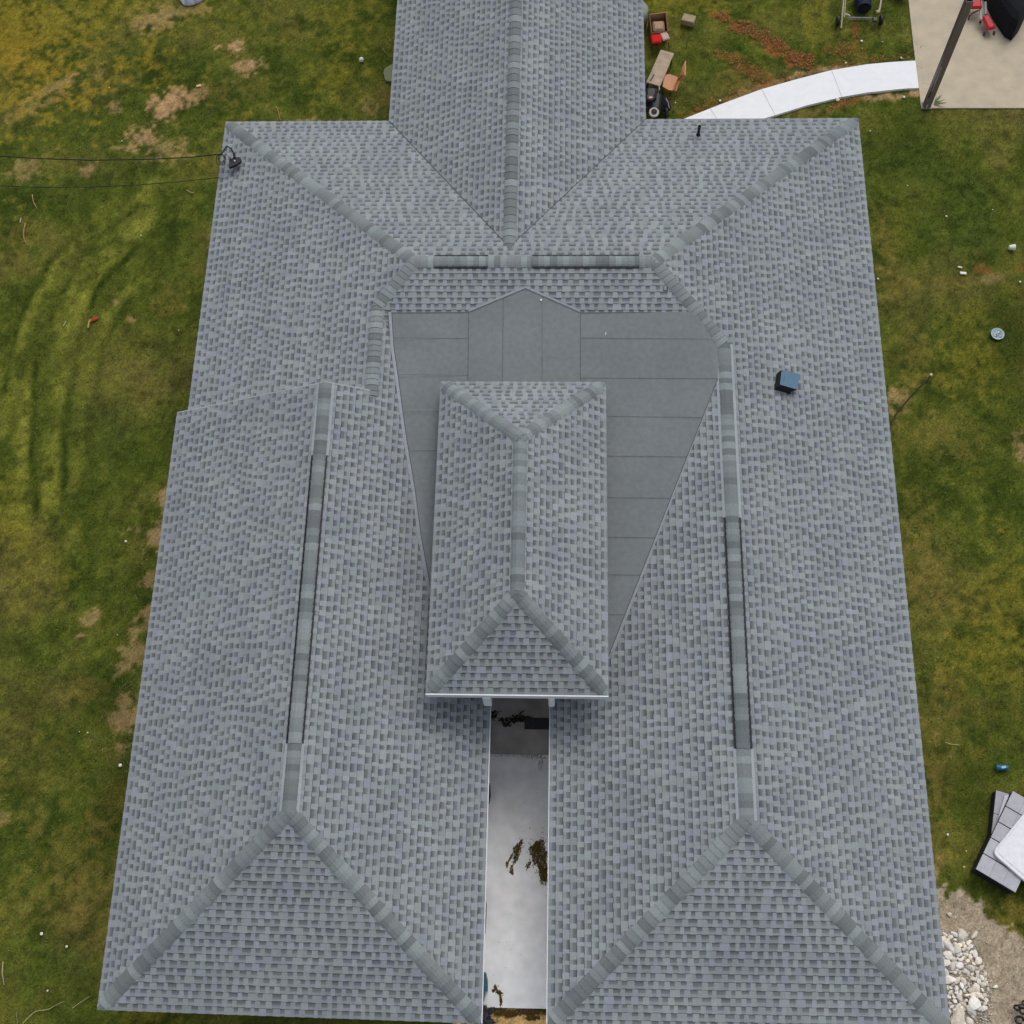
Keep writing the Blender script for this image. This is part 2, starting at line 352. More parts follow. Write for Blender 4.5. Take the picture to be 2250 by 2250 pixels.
# patches: px, py of centre, radii in metres, rotation, kind, strength
BL = [  # bare earth
 (360,30,1.5,.55,.3,'d',.62),(330,45,.7,.4,.4,'d',.8),(515,105,.45,.40,0,'d',.95),(535,148,.38,.36,0,'d',.95),(362,235,.50,.42,0,'d',1.0),(385,220,.5,.3,0,'d',.7),(430,205,.35,.3,0,'d',.5),
 (120,190,1.3,.22,.55,'d',.75),(70,235,1.3,.3,.5,'d',.45),(310,300,.5,.32,.3,'d',.75),(370,330,.6,.45,0,'d',.4),(190,370,.3,.25,0,'d',.5),(60,370,.5,.4,0,'d',.35),(255,235,.22,.2,0,'d',.55),(210,160,.3,.2,0,'d',.3),
 (690,270,.8,.16,0,'d',.6),(820,235,.3,.3,0,'d',.4),(640,60,.9,.6,0,'b',.6),(560,190,.8,.5,0,'b',.4),(470,200,.6,.5,0,'b',.4),
 (290,700,.16,.12,0,'d',.6),(370,640,.5,.35,0,'b',.5),(365,680,.45,.2,0,'b',.55),(60,510,.5,.35,0,'b',.6),(30,560,.4,.2,0,'b',.6),(250,660,.12,.12,0,'d',.5),
 (345,1180,.28,.40,0,'d',.75),(365,1090,.2,.35,0,'d',.7),(300,1165,.35,.1,0,'d',.6),(335,1270,.22,.2,0,'d',.55),(322,1360,.18,.3,0,'d',.55),(290,1380,.15,.2,0,'d',.5),(200,1360,.30,.18,.8,'d',.5),(175,1395,.16,.1,0,'d',.8),
 (300,1440,.45,.3,.5,'d',.5),(285,1540,.30,.26,0,'d',.6),(265,1585,.35,.25,0,'d',.7),(190,1525,.5,.3,0,'b',.7),(265,1640,.18,.3,0,'d',.5),(0,1800,.2,.2,0,'d',.35),
 (110,900,.4,.5,0,'g',.3),(100,1990,1.2,.6,0,'b',.55),(150,1880,.9,.5,0,'b',.45),(240,1950,.6,1.2,0,'b',.6),(60,1700,1.2,.8,0,'b',.35),(250,1750,.5,.9,0,'b',.4),
 (2252,985,.22,.4,0,'d',.6),(1975,880,.25,.35,0,'d',.6),(1965,905,.16,.25,0,'d',.4),(1945,520,.3,.9,.1,'b',.7),(1960,620,.4,.6,0,'b',.6),(2080,620,1.0,.16,0,'b',.6),(2190,610,.35,.2,0,'d',.4),(2160,590,.3,.12,0,'r',.8),(2243,588,.15,.12,0,'r',.9),
 (2010,780,.5,.9,0,'b',.5),(2060,960,1.1,.7,0,'b',.5),(2030,1250,.5,1.8,0,'b',.7),(2090,1500,.4,.6,0,'b',.6),(2120,1300,.9,.9,0,'b',.45),(2050,1560,.3,.9,0,'b',.55),(2060,1650,.9,.9,0,'b',.6),(2040,1850,.5,1.0,0,'b',.9),(2120,2060,.9,.8,0,'b',.9),(2030,1930,.3,.8,0,'d',.5),(2200,2030,.6,.5,0,'b',.8),
 (1830,150,1.0,.10,.1,'d',.7),(1730,172,.8,.10,.35,'d',.7),(1640,205,.8,.10,.4,'d',.6),(1940,212,.9,.12,.1,'d',.75),(1860,226,.5,.12,.3,'r',.6),(2000,205,.3,.12,0,'d',.9),(1790,245,.6,.18,.3,'b',.8),(1540,245,.7,.2,.4,'r',.45),
 (1580,35,.33,.16,-.5,'r',1.0),(1625,60,.3,.22,-.3,'r',.95),(1690,90,1.0,.26,-.75,'r',1.0),(1585,120,.4,.11,-.2,'r',.5),(1640,150,.5,.22,-.6,'r',.45),(1680,188,.35,.16,.5,'r',.7),(1600,175,.6,.6,0,'b',.6),(1860,110,.6,.25,0,'r',.35),(1765,130,.4,.3,-.7,'r',.7),(1880,70,.12,.5,0,'r',.6),
 (1450,220,.8,.5,0,'b',.4),(1960,300,1.0,.7,0,'k',.4),
 # olive-yellow turf
 (40,90,3.0,2.6,0,'o',.9),(20,160,2.2,2.0,0,'o',.8),(300,20,3.5,1.0,0,'y',.6),(160,30,2.2,1.0,0,'y',.85),(60,220,1.5,1,0,'y',.5),(760,40,1.0,1.2,0,'y',.6),(740,170,.7,.9,0,'y',.7),(520,270,.7,.3,.4,'y',.8),(1500,10,1.6,.4,0,'y',.9),(1790,20,.7,.7,0,'y',.7),(1800,60,.6,.6,0,'y',.6),
 (2140,820,1.0,.9,0,'y',.5),(2130,750,.8,1.2,0,'y',.4),(2180,1450,1.0,1.1,0,'y',.7),(2210,1300,.6,1.2,0,'y',.7),(2210,2070,.9,.6,0,'y',.8),(330,2235,.7,.3,0,'y',1.0),(1985,480,.4,1,0,'y',.4),
 (10,1130,.8,.9,0,'y',.6),(60,1230,.9,1.2,0,'y',.5),
 # dark lush turf; the first two patches paint a shadow at the right edge
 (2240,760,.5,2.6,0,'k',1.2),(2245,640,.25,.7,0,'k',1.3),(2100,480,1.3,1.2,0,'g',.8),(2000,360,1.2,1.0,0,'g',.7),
 (240,1000,.9,1.2,0,'g',.6),(300,1250,.3,.8,0,'k',.5),(230,1570,.5,.6,0,'k',.6),(250,1680,.5,.5,0,'k',.6),(210,1830,.4,.8,0,'k',.4),
 (2200,1560,.9,.5,0,'k',.5),(2150,1750,.6,.9,0,'k',.6),(100,2150,2,.7,0,'g',.6),(90,800,.5,.3,0,'k',.5),
 # grey gravelly soil bottom right
 (2170,2040,.16,.22,0,'s',1.2),(2090,2010,.55,.45,0,'s',1.25),(2185,2120,.9,.55,0,'s',1.3),(2230,2200,1.5,1.0,0,'s',1.6),(2130,2180,1.3,1.0,0,'s',1.6),(2180,2060,.22,.3,0,'s',1.1),(2100,2120,.9,1.1,0,'s',1.5),
 # sand beyond the slab
 (1130,2262,1.1,.32,0,'t',1.6)]
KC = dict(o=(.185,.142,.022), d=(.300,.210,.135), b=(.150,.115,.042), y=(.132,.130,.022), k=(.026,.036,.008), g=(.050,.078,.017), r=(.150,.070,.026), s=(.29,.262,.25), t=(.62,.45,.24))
n1 = fbm(X, Y, 1.1, 3, 5); n2 = fbm(X, Y, .28, 40, 4); n3 = fbm(X, Y, 2.7, 70, 3); nF = fbm(X, Y, .14, 90, 3)
base = np.stack([.068+.0*n1, .092+.0*n1, .018+0*n1], -1)
def mixc(c, f): 
    global base
    f = np.clip(f, 0, 1)[..., None]; base = base*(1-f)+np.array(c)*f
mixc((.032,.054,.010), (n1-.40)*3.6*.8)
mixc((.120,.118,.034), (.45-n1)*3.0)
mixc((.150,.115,.055), (n3-.58)*1.6)
mixc((.095,.115,.022), (n2-.52)*3.0*.8)
mixc((.030,.045,.009), (.44-n2)*3.0*.8)
# mowing / wheel tracks in the left lawn, curving from the upper right down to straight
G0 = G(160, 900); 
def track(xx, yy):
    yt = np.clip((yy-G0[1]), 0, 8); return xx - .085*yt**2*1.25 - .12*(yy-G0[1])
def pdist(pl_, w_):
    d = np.full(X.shape, 9.); q = [G(*p)[:2] for p in pl_]
    for a, b in zip(q, q[1:]):
        ab = b-a; t = np.clip(((X-a[0])*ab[0]+(Y-a[1])*ab[1])/(ab@ab), 0, 1); d = np.minimum(d, np.hypot(X-a[0]-t*ab[0], Y-a[1]-t*ab[1]))
    return np.exp(-(d/w_)**2)
brk = np.clip((n2-.15)*2.4, .35, 1.2)*np.clip((fbm(X, Y*.5, .7, 200, 3)-.1)*2.2, .4, 1.2)
wv = (n1-.5)*.25
X0_ = X; X = X+wv
for pl_, w_, st_ in (([(345,400),(240,490),(150,630),(95,750),(60,880),(50,1010),(40,1150)],0.23,.8),([(330,470),(225,580),(155,700),(130,830),(118,980),(112,1130)],0.26,.95),([(300,600),(235,700),(195,800),(178,930),(168,1060),(160,1180)],0.22,.6),([(240,460),(140,560),(60,700),(20,830),(5,950)],0.24,.7),([(270,760),(245,860),(232,980),(222,1120)],.13,.4)):
    mixc((.150,.172,.034), pdist(pl_, w_)*st_*brk)
for pl_, w_, st_ in (([(300,450),(195,540),(120,670),(82,790),(72,930),(76,1120)],.11,.9),([(300,540),(215,630),(168,740),(150,860),(142,1000),(138,1150)],.11,.95),([(280,660),(222,760),(200,900),(195,1060)],.10,.7),([(200,480),(100,580),(40,720),(12,860)],.12,.7)):
    mixc((.024,.042,.008), pdist(pl_, w_)*st_*brk)
X = X0_
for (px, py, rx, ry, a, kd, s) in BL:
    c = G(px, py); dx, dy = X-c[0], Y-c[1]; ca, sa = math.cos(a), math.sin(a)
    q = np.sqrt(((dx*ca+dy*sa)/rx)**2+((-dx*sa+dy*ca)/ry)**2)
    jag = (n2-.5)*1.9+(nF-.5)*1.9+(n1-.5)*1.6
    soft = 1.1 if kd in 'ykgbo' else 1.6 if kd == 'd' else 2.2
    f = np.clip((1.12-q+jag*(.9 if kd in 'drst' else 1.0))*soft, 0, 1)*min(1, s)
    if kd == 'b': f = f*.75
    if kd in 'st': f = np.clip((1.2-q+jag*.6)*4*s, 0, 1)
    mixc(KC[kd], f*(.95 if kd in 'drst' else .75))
base *= 1.10*(.66+.68*nF[..., None])*(.90+.22*n2[..., None])*(.84+.32*rng.rand(*X.shape)[..., None])*np.array([1.12,1.02,.76])
hgt = (nF-.5)*.035+(n1-.5)*.04
gv = np.stack([X, Y, hgt-.02], -1).reshape(-1, 3)
ii = np.arange(ny*nx).reshape(ny, nx); fq = np.stack([ii[:-1,:-1], ii[:-1,1:], ii[1:,1:], ii[1:,:-1]], -1).reshape(-1, 4)
me = bpy.data.meshes.new('lawn'); me.vertices.add(len(gv)); me.vertices.foreach_set('co', gv.astype(np.float32).ravel())
me.loops.add(fq.size); me.loops.foreach_set('vertex_index', fq.astype(np.int32).ravel())
me.polygons.add(len(fq)); me.polygons.foreach_set('loop_start', np.arange(0, fq.size, 4, dtype=np.int32)); me.polygons.foreach_set('loop_total', np.full(len(fq), 4, np.int32))
me.update(calc_edges=True); me.validate()
ca = me.color_attributes.new('Col', 'FLOAT_COLOR', 'POINT')
ca.data.foreach_set('color', np.concatenate([base.reshape(-1,3), np.ones((len(gv),1))], 1).astype(np.float32).ravel())
M['lawn'] = mat('lawn', (1,1,1), .95, True, .34, 26, .9, 45, spec=.05, detail=8)
me.materials.append(M['lawn']); me.polygons.foreach_set('use_smooth', [True]*len(me.polygons))
lawn = bpy.data.objects.new('ground', me); sc.collection.objects.link(lawn); tag(lawn, 'patchy green and straw coloured lawn with bare earth around the house', 'lawn', kind='structure')
gb = MB(); B_ = 160
for (a, b, c, d) in ((-B_,gx0,-B_,B_),(gx1,B_,-B_,B_),(gx0,gx1,-B_,gy0),(gx0,gx1,gy1,B_)): gb.face([(a,c,-.02),(b,c,-.02),(b,d,-.02),(a,d,-.02)], (.07,.085,.02))
tag(gb.build('ground', M['lawn']), 'green lawn running on beyond the yard', 'lawn', kind='structure')

def ground_col(x, y):
    i = np.clip(((y-gy0)/(gy1-gy0)*(ny-1)).round().astype(int), 0, ny-1); j = np.clip(((x-gx0)/(gx1-gx0)*(nx-1)).round().astype(int), 0, nx-1)
    return base[i, j], hgt[i, j]-.02
# grass blades
def in_house(x, y):
    a = (x > P['xl']+.3) & (x < P['xe']-.3) & (y > -6.9) & (y < P['yn']-.3)
    a |= (x > P['bw0']+.3) & (x < P['bw1']-.3) & (y > 8)
    return a
def proj(p):
    q = (p-CP) @ RC; return 1125+F*q[...,0]/-q[...,2], 1125-F*q[...,1]/-q[...,2]
NB = 230000
bx = rng.uniform(gx0, gx1, NB); by = rng.uniform(gy0, gy1, NB)
gc, gh = ground_col(bx, by)
bpx, bpy_ = proj(np.stack([bx, by, np.zeros(NB)], -1))
vis = (bpx > -40) & (bpx < 2290) & (bpy_ > -40) & (bpy_ < 2290) & ~in_house(bx, by)
green = gc[:,1]/(gc[:,0]+1e-4)
pa = np.array([G(*q)[:2] for q in ((1998,-100),(2026,239),(2400,239),(2400,-100))])
vis &= ~((bx > pa[0][0]-.0) & (by > pa[1][1]-.0))
vis &= (rng.rand(NB) < np.clip((green-.68)*3.2, .03, 1))
bx, by, gc, gh = bx[vis], by[vis], gc[vis], gh[vis]; nb = len(bx)
an = rng.uniform(0, 2*math.pi, nb); ln = rng.uniform(.03, .10, nb); wd = rng.uniform(.004,.011, nb); lean = rng.uniform(.3, 1.2, nb)
dxy = np.stack([np.cos(an), np.sin(an)], -1); pr = np.stack([-np.sin(an), np.cos(an)], -1)
b0 = np.stack([bx, by], -1)
v0 = np.concatenate([b0-pr*wd[:,None], gh[:,None]-.004], 1); v1 = np.concatenate([b0+pr*wd[:,None], gh[:,None]-.004], 1)
v2 = np.concatenate([b0+dxy*(ln*np.sin(lean))[:,None], (gh+ln*np.cos(lean))[:,None]], 1)
bv = np.stack([v0, v1, v2], 1).reshape(-1, 3)
me = bpy.data.meshes.new('grass'); me.vertices.add(len(bv)); me.vertices.foreach_set('co', bv.astype(np.float32).ravel())
me.loops.add(nb*3); me.loops.foreach_set('vertex_index', np.arange(nb*3, dtype=np.int32)); me.polygons.add(nb)
me.polygons.foreach_set('loop_start', np.arange(0, nb*3, 3, dtype=np.int32)); me.polygons.foreach_set('loop_total', np.full(nb, 3, np.int32)); me.update(calc_edges=True)
bc = gc*rng.uniform(.55, 1.95, nb)[:,None]; stw = rng.rand(nb) < .045; bc[stw] = bc[stw]*.4+np.array([.30,.26,.12])*.6
ca = me.color_attributes.new('Col', 'FLOAT_COLOR', 'POINT'); ca.data.foreach_set('color', np.concatenate([np.repeat(bc, 3, 0), np.ones((nb*3,1))], 1).astype(np.float32).ravel())
me.materials.append(M['grass']); go = bpy.data.objects.new('grass', me); sc.collection.objects.link(go); tag(go, 'short lawn grass blades with dry straw among them', 'grass', kind='stuff')

# ------------------------------------------------------------------ paving
M['concrete'] = mat('new concrete', (.78,.79,.80), .85, noise=.03, nscale=6, bump=.1, bscale=80)
M['oldconc'] = mat('patio concrete', (.47,.405,.295), .85, noise=.10, nscale=2.5, bump=.1, bscale=60, detail=8)
M['slab'] = mat('courtyard concrete', (.92,.92,.925), .8, noise=.08, nscale=3.5, tint=(.94,.93,.92), tscale=2, detail=6)
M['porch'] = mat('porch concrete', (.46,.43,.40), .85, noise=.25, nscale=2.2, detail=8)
up = [(1350,345),(1430,295),(1505,260),(1589,227),(1673,196),(1743,176),(1827,154),(1906,141),(1960,136),(2011.5,133)]
lo = [(1560,330),(1620,288),(1677,261),(1706,252),(1774,231),(1849,213),(1906,203),(1972,196),(1995,194),(2019,193)]
mb = MB(); PT = .06
U = [G(x, y, PT) for x, y in up]; Lw = [G(x, y, PT) for x, y in lo]
def jr(i, f): return U[i]*(1-f)+Lw[i]*f
for i in range(len(U)-1):
    mb.face([Lw[i], Lw[i+1], U[i+1], U[i]])
    mb.face([Lw[i]-[0,0,.12], Lw[i+1]-[0,0,.12], Lw[i+1], Lw[i]]); mb.face([U[i], U[i+1], U[i+1]-[0,0,.12], U[i]-[0,0,.12]])
tag(mb.build('path', M['concrete']), 'curved white concrete path from the house to the patio', 'path', kind='structure')
mb = MB()
for (a, b) in (((1673,195),(1704,254)),((1827,153),(1850,214)),((1560,238),(1590,283))):
    p, q = G(*a, PT+.004), G(*b, PT+.004); t = unit(q-p); s = np.array([-t[1],t[0],0])*.006; mb.face([p-s,q-s,q+s,p+s], (.42,.42,.44))
jo = mb.build('path', mat('joint', (1,1,1), .9, True)); tag(jo, 'tooled joints across the curved white path', 'joint', kind='structure')
mb = MB(); pz_ = .018
pp = [G(1996,-2,pz_), G(2003,60,pz_), G(2009,115,pz_), G(2024.5,237,pz_), G(2420,237,pz_)]; top_y = pp[0][1]+4
pol = [(p[0], p[1]) for p in pp]+[(pp[-1][0], top_y), (pp[0][0]-.3, top_y)]
mb.prism(pol, -.1, pz_); tag(mb.build('patio', M['oldconc']), 'tan concrete patio slab in the upper right corner', 'patio', kind='structure')
# courtyard floor between the wings
ys = G(1125,2215,.04)[1]; yj = G(1125,1657,.04)[1]
mb = MB(); mb.prism([(-2.45,ys),(-.35,ys),(-.35,yj-.008),(-2.45,yj-.008)], -.1, .04)
tag(mb.build('courtyard_floor', M['slab']), 'pale concrete slab in the narrow gap between the two wings', 'slab', kind='structure')
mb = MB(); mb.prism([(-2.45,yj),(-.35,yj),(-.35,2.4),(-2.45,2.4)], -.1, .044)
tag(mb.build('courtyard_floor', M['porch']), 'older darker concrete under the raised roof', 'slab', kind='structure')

# ------------------------------------------------------------------ house
H = empty('house', (-1.3, 4, 0), 'large house with grey shingled hip roofs and two wings around a narrow gap', 'house')
roof = bpy.data.objects.new('roof', None); sc.collection.objects.link(roof); roof.parent = H
raised = bpy.data.objects.new('raised_roof', None); sc.collection.objects.link(raised); raised.parent = H
flat = bpy.data.objects.new('flat_roof', None); sc.collection.objects.link(flat); flat.parent = H
bpy.context.view_layer.update()
NV = {}
def sl(key, names, a, b, par=roof, parts=None):
    pts = [V[n] for n in names]; o, n, v = slope('roof_slope', pts, V[a], V[b], par, parts=[[V[m] for m in q] for q in parts] if parts else None); NV[key] = n
    # deck, soffit and fascia: a board a few centimetres below the shingles
    mb = MB(); t = [p-n*.02 for p in pts]; d = [p-n*.02-np.array([0,0,.15]) for p in pts]; k = len(pts)
    cen = sum(pts)/k; t = [p+(cen-p)*.0015 for p in t]; d = [p+(cen-p)*.0015 for p in d]
    for i in range(k): mb.face([t[i], t[(i+1)%k], d[(i+1)%k], d[i]])
    mb.face(d); mb.face(t)
    mb.build('fascia', M['white'], par)
V['Wm'] = I('W','z0',(0,1,0,V['WIC'][1])); V['Em'] = I('E','z0',(0,1,0,V['EJC'][1]))
sl('W', ['A','e0','sv','WIC','CW'], 'A', 'e0', parts=[['A','Wm','WIC','CW'],['Wm','e0','sv','WIC']]); sl('N', ['bl','bp','T','CW','A'], 'bl', 'A')
sl('N', ['B','CE','T','bp','br'], 'B', 'br')
sl('E', ['RSE','B','CE','EJC','rb'], 'RSE', 'B', parts=[['RSE','Em','EJC','rb'],['Em','B','CE','EJC']])
sl('L', ['e1','SW','lb','sp'], 'e1', 'SW'); V['CIs'] = I('C','I','Yst')
sl('I', ['LSE','CI0','WIC','sv','sp','lb'], 'LSE', 'CI0', parts=[['LSE','CI0','CIs','sp','lb'],['CIs','WIC','sv']])
sl('C', ['CI0','CJ0','EJC','CE','CW','WIC'], 'CI0', 'CJ0')
sl('J', ['CJ0','RSW','rb','EJC'], 'CJ0', 'RSW')
sl('S1', ['SW','LSE','lb'], 'SW', 'LSE'); sl('S2', ['RSW','RSE','rb'], 'RSW', 'RSE')
sl('BL', ['blf','bl','bp','bf'], 'blf', 'bl'); sl('BR', ['br','brf','bf','bp'], 'br', 'brf')
sl('kW', ['k0','k2','kb','kt'], 'k0', 'k2', raised); sl('kS', ['k2','k3','kb'], 'k2', 'k3', raised)
sl('kE', ['k3','k1','kt','kb'], 'k3', 'k1', raised); sl('kN', ['k1','k0','kt'], 'k1', 'k0', raised)
# hip and ridge caps (low end first)
cap('hip_cap', V['A'], V['CW'], NV['W'], NV['N'], roof, bounds=(P['xw'],9,-99,P['yn'])); cap('hip_cap', V['B'], V['CE'], NV['E'], NV['N'], roof, bounds=(-20,P['xe'],-99,P['yn']))
cap('hip_cap', V['WIC'], V['CW'], NV['W'], NV['C'], roof); cap('hip_cap', V['EJC'], V['CE'], NV['E'], NV['C'], roof)
cap('hip_cap', V['SW'], V['lb'], NV['L'], NV['S1'], roof, bounds=(P['xl'],9,V['SW'][1]-.01,99)); cap('hip_cap', V['LSE'], V['lb'], NV['I'], NV['S1'], roof, bounds=(-20,P['xi'],V['LSE'][1]-.01,99))
cap('hip_cap', V['RSW'], V['rb'], NV['J'], NV['S2'], roof, bounds=(P['xj'],9,V['RSW'][1]-.01,99)); cap('hip_cap', V['RSE'], V['rb'], NV['E'], NV['S2'], roof, bounds=(-20,P['xe'],V['RSE'][1]-.01,99))
cap('hip_cap', V['k0'], V['kt'], NV['kW'], NV['kN'], raised, bounds=(c0,c1,c3,c2)); cap('hip_cap', V['k1'], V['kt'], NV['kE'], NV['kN'], raised, bounds=(c0,c1,c3,c2))
cap('hip_cap', V['k2'], V['kb'], NV['kW'], NV['kS'], raised, bounds=(c0,c1,c3,c2)); cap('hip_cap', V['k3'], V['kb'], NV['kE'], NV['kS'], raised, bounds=(c0,c1,c3,c2))
cap('ridge_cap', V['kt']-[0,.1,0]*1, V['kb']+np.array([0,.05,0]), NV['kW'], NV['kE'], raised, h0=.024)
cap('ridge_cap', V['bp']-np.array([0,.12,0]), V['bf'], NV['BL'], NV['BR'], roof, piece=.2, h0=.024)
cap('ridge_cap', V['sv']+(V['sv']-V['WIC'])*.05, V['WIC'], NV['W'], NV['I'], roof, h0=.022)
def at_y(p, q, py):
    for s in np.linspace(0, 1, 2001):
        c = p+(q-p)*s
        if abs(proj(c)[1]-py) < 1.2: return c
    return p
def at_x(p, q, px):
    for s in np.linspace(0, 1, 2001):
        c = p+(q-p)*s
        if abs(proj(c)[0]-px) < 1.2: return c
    return p
def ridge(p, q, nA, nB, vents, fn, par=roof, strip=True):
    segs = []; cur = p
    for a, b in vents:
        va, vb = fn(p, q, a), fn(p, q, b)
        cap('ridge_cap', cur, va, nA, nB, par, h0=.022, strip=strip)
        t = unit(vb-va); mb = MB(); w_ = .171
        dA = unit(np.cross(t, nA)); dB = -unit(np.cross(t, nB)); dA = -dA if dA[2] > 0 else dA; dB = -dB if dB[2] > 0 else dB; nm = unit(nA+nB)
        for (x0, x1) in ((va, vb),):
            s0 = [x0+dA*w_+nA*.004, x0+dA*w_+nA*.030, x0+nm*.034, x0+dB*w_+nB*.030, x0+dB*w_+nB*.004]
            s1 = [p_+(x1-x0) for p_ in s0]
            for k in range(4): mb.face([s0[k], s0[k+1], s1[k+1], s1[k]])
            mb.face(s0); mb.face(s1[::-1])
        mb.build('ridge_vent', M['black'], par, colors=False)
        cap('ridge_cap', va, vb, nA, nB, par, w=.152, h0=.042)
        cur = vb
    cap('ridge_cap', cur, q, nA, nB, par, h0=.022, strip=strip)
ridge(V['sp'], V['lb'], NV['L'], NV['I'], [(1000,1633)], at_y)
ridge(V['EJC'], V['rb'], NV['E'], NV['J'], [(1137,1645)], at_y)
ridge(V['CW'], V['CE'], NV['N'], NV['C'], [(955,1073),(1170,1405)], at_x, strip=False)
# valley lines of the back wing
mb = MB()
for a, b, n_ in (('bl','bp','N'),('br','bp','N')):
    p, q = V[a], V[b]; t = unit(q-p); s = unit(np.cross(NV['N'], t))*.006; o_ = np.array([0,0,.022]); mb.face([p-s+o_,q-s+o_,q+s+o_,p+s+o_])
mb.build('valley_joint', M['seam'], roof, colors=False)
# raised edge of the lower left roof where it steps over the lower one
mb = MB(); ln_ = np.array([0,.03,0])
for a, b, lowp in (('e1','sp','W'),('sp','sv','W')):
    p, q = V[a], V[b]; mb.face([p+[0,0,.012], q+[0,0,.012], q+ln_+[0,0,.012], p+ln_+[0,0,.012]], tuple(GREY*1.25)); mb.face([p+ln_+[0,0,.012], q+ln_+[0,0,.012], q+ln_-[0,0,.9], p+ln_-[0,0,.9]], (.6,.6,.6))
mb.build('rake_edge', M['shingle'], roof)

# low-slope membrane between the wings
off = np.array([0,0,.016])
Lb = [(on(*q, PL['C']) if q[1] < 700 else on(*q, PL['I']))+off for q in ((861,687),(866,766),(874,820),(893,960),(913,1080),(925,1175),(946,1290),(975,1440),(992,1520))]
GLt, GRt, GP = [on(*q, PL['C'])+off for q in ((1030,686),(1275,687),(1155,634))]
TR = on(1530,686,PL['C'])+off; TK = on(1579,756,PL['J'])+off; R0 = on(1577,833,PL['J'])+off; R1 = on(1341,1432,PL['J'])+off; R2 = on(1306,1520,PL['J'])+off
def pl3(a, b, c):
    n = np.cross(b-a, c-a); n /= n[2]; return (n[0], n[1], 1., n@a)
PLm, PRm = pl3(Lb[0], Lb[-1], GLt), pl3(R0, R2, GRt)
GLs, GRs = on(1026,1520,PLm), on(1278,1520,PRm)
zs = (GLs[2]+GRs[2])/2+.12
GPs = np.array([(GLs[0]+GRs[0])/2, GLs[1], zs])
mb = MB()
for i in range(len(Lb)-1): mb.face([Lb[i], Lb[i+1], GLt+(GLs-GLt)*((i+1)/(len(Lb)-1)), GLt+(GLs-GLt)*(i/(len(Lb)-1))])
mb.face([GLt, GLs, GPs, GP]); mb.face([GP, GPs, GRs, GRt])
mb.face([GRt, GRs, R0]); mb.face([GRs, R2, R1, R0]); mb.face([GRt, R0, TR]); mb.face([R0, TK, TR])
mb.build('membrane', M['membrane'], flat, colors=False)
PGl, PGr = pl3(GLt, GLs, GP), pl3(GRt, GRs, GP)
mb = MB()
def seam(a, b, pl, w_=.009):
    w_ = w_*.72
    mb = MB(); p, q = on(*a, pl)+[0,0,.014], on(*b, pl)+[0,0,.014]; t = unit(q-p); s = np.array([-t[1],t[0],0])*w_/2; mb.face([p-s,q-s,q+s,p+s]); mb.build('seam', M['seam'], flat, colors=False)
for y, x0 in ((743,866),(824,876),(905,888),(990,900)): seam((x0,y),(1028,y+1),PLm)
for y0, y1, x1 in ((743,746,1572),(831,832,1576),(914,918,1543),(1002,1004,1510),(1093,1095,1474),(1180,1182,1440),(1262,1264,1407),(1350,1351,1372)): seam((1277,y0),(x1,y1),PRm)
seam((1030,687),(1026,1000),PLm,.010); seam((1275,688),(1277,1000),PRm,.010); seam((1106,656),(1102,1000),PGl,.008); seam((1191,650),(1191,1000),PGr,.007)
seam((1030,687),(1155,635),PGl,.012); seam((1155,635),(1275,688),PGr,.012)
seam((861,688),(1030,687),PLm,.014); seam((1275,688),(1530,687),PRm,.014)
mb = MB()
for i in range(len(Lb)-1):
    a, b = Lb[i], Lb[i+1]; d = unit(np.cross(NV['I'], b-a))
    if d[0] > 0: d = -d
    wd_ = .075 if i < 6 else .05
    mb.face([a+d*wd_+[0,0,.006], a+[0,0,.003], b+[0,0,.003], b+d*wd_+[0,0,.006]])
mb.build('flashing', M['flash'], flat, colors=False); mb = MB()
for a, b in ((R0,R1),(R1,R2)):
    d = unit(np.cross(NV['J'], b-a)); d = d if d[0] > 0 else -d
    mb.face([a+d*.012+[0,0,.006], a+[0,0,.003], b+[0,0,.003], b+d*.075+[0,0,.006]])
mb.build('flashing', M['flash'], flat, colors=False); mb = MB()
for a, b in ((GLt,GP),(GP,GRt)):
    d = np.array([0,.05,.012]); mb.face([a+[0,0,.004], b+[0,0,.004], b+d+[0,0,.006], a+d+[0,0,.006]])
mb.build('flashing', M['flash'], flat, colors=False)
mb = MB()
def line3(a, b, w_):
    t = unit(b-a); s = np.array([-t[1],t[0],0])*w_/2; z_ = np.array([0,0,.010]); mb.face([a-s+z_, b-s+z_, b+s+z_, a+s+z_])
for i in range(len(Lb)-1): line3(Lb[i], Lb[i+1], .012)
mb.build('seam', M['seam'], flat, colors=False); mb = MB()
line3(R0, R1, .012); line3(R1, R2, .012)
mb.build('seam', M['seam'], flat, colors=False)
for (x, y, s) in ((1331,734,.05),(1189,660,.03)):
    mb = MB(); c = on(x, y, PRm if x > 1277 else PGr); mb.box(c+[0,0,.02], (.012 if s > .04 else .03, s+.02, .01), rz=-.2); o = mb.build('paint_chip', M['white'], colors=False); tag(o, 'white sliver of debris on the right field of the flat membrane' if s > .04 else 'tiny white fleck near the peak of the flat membrane', 'debris')

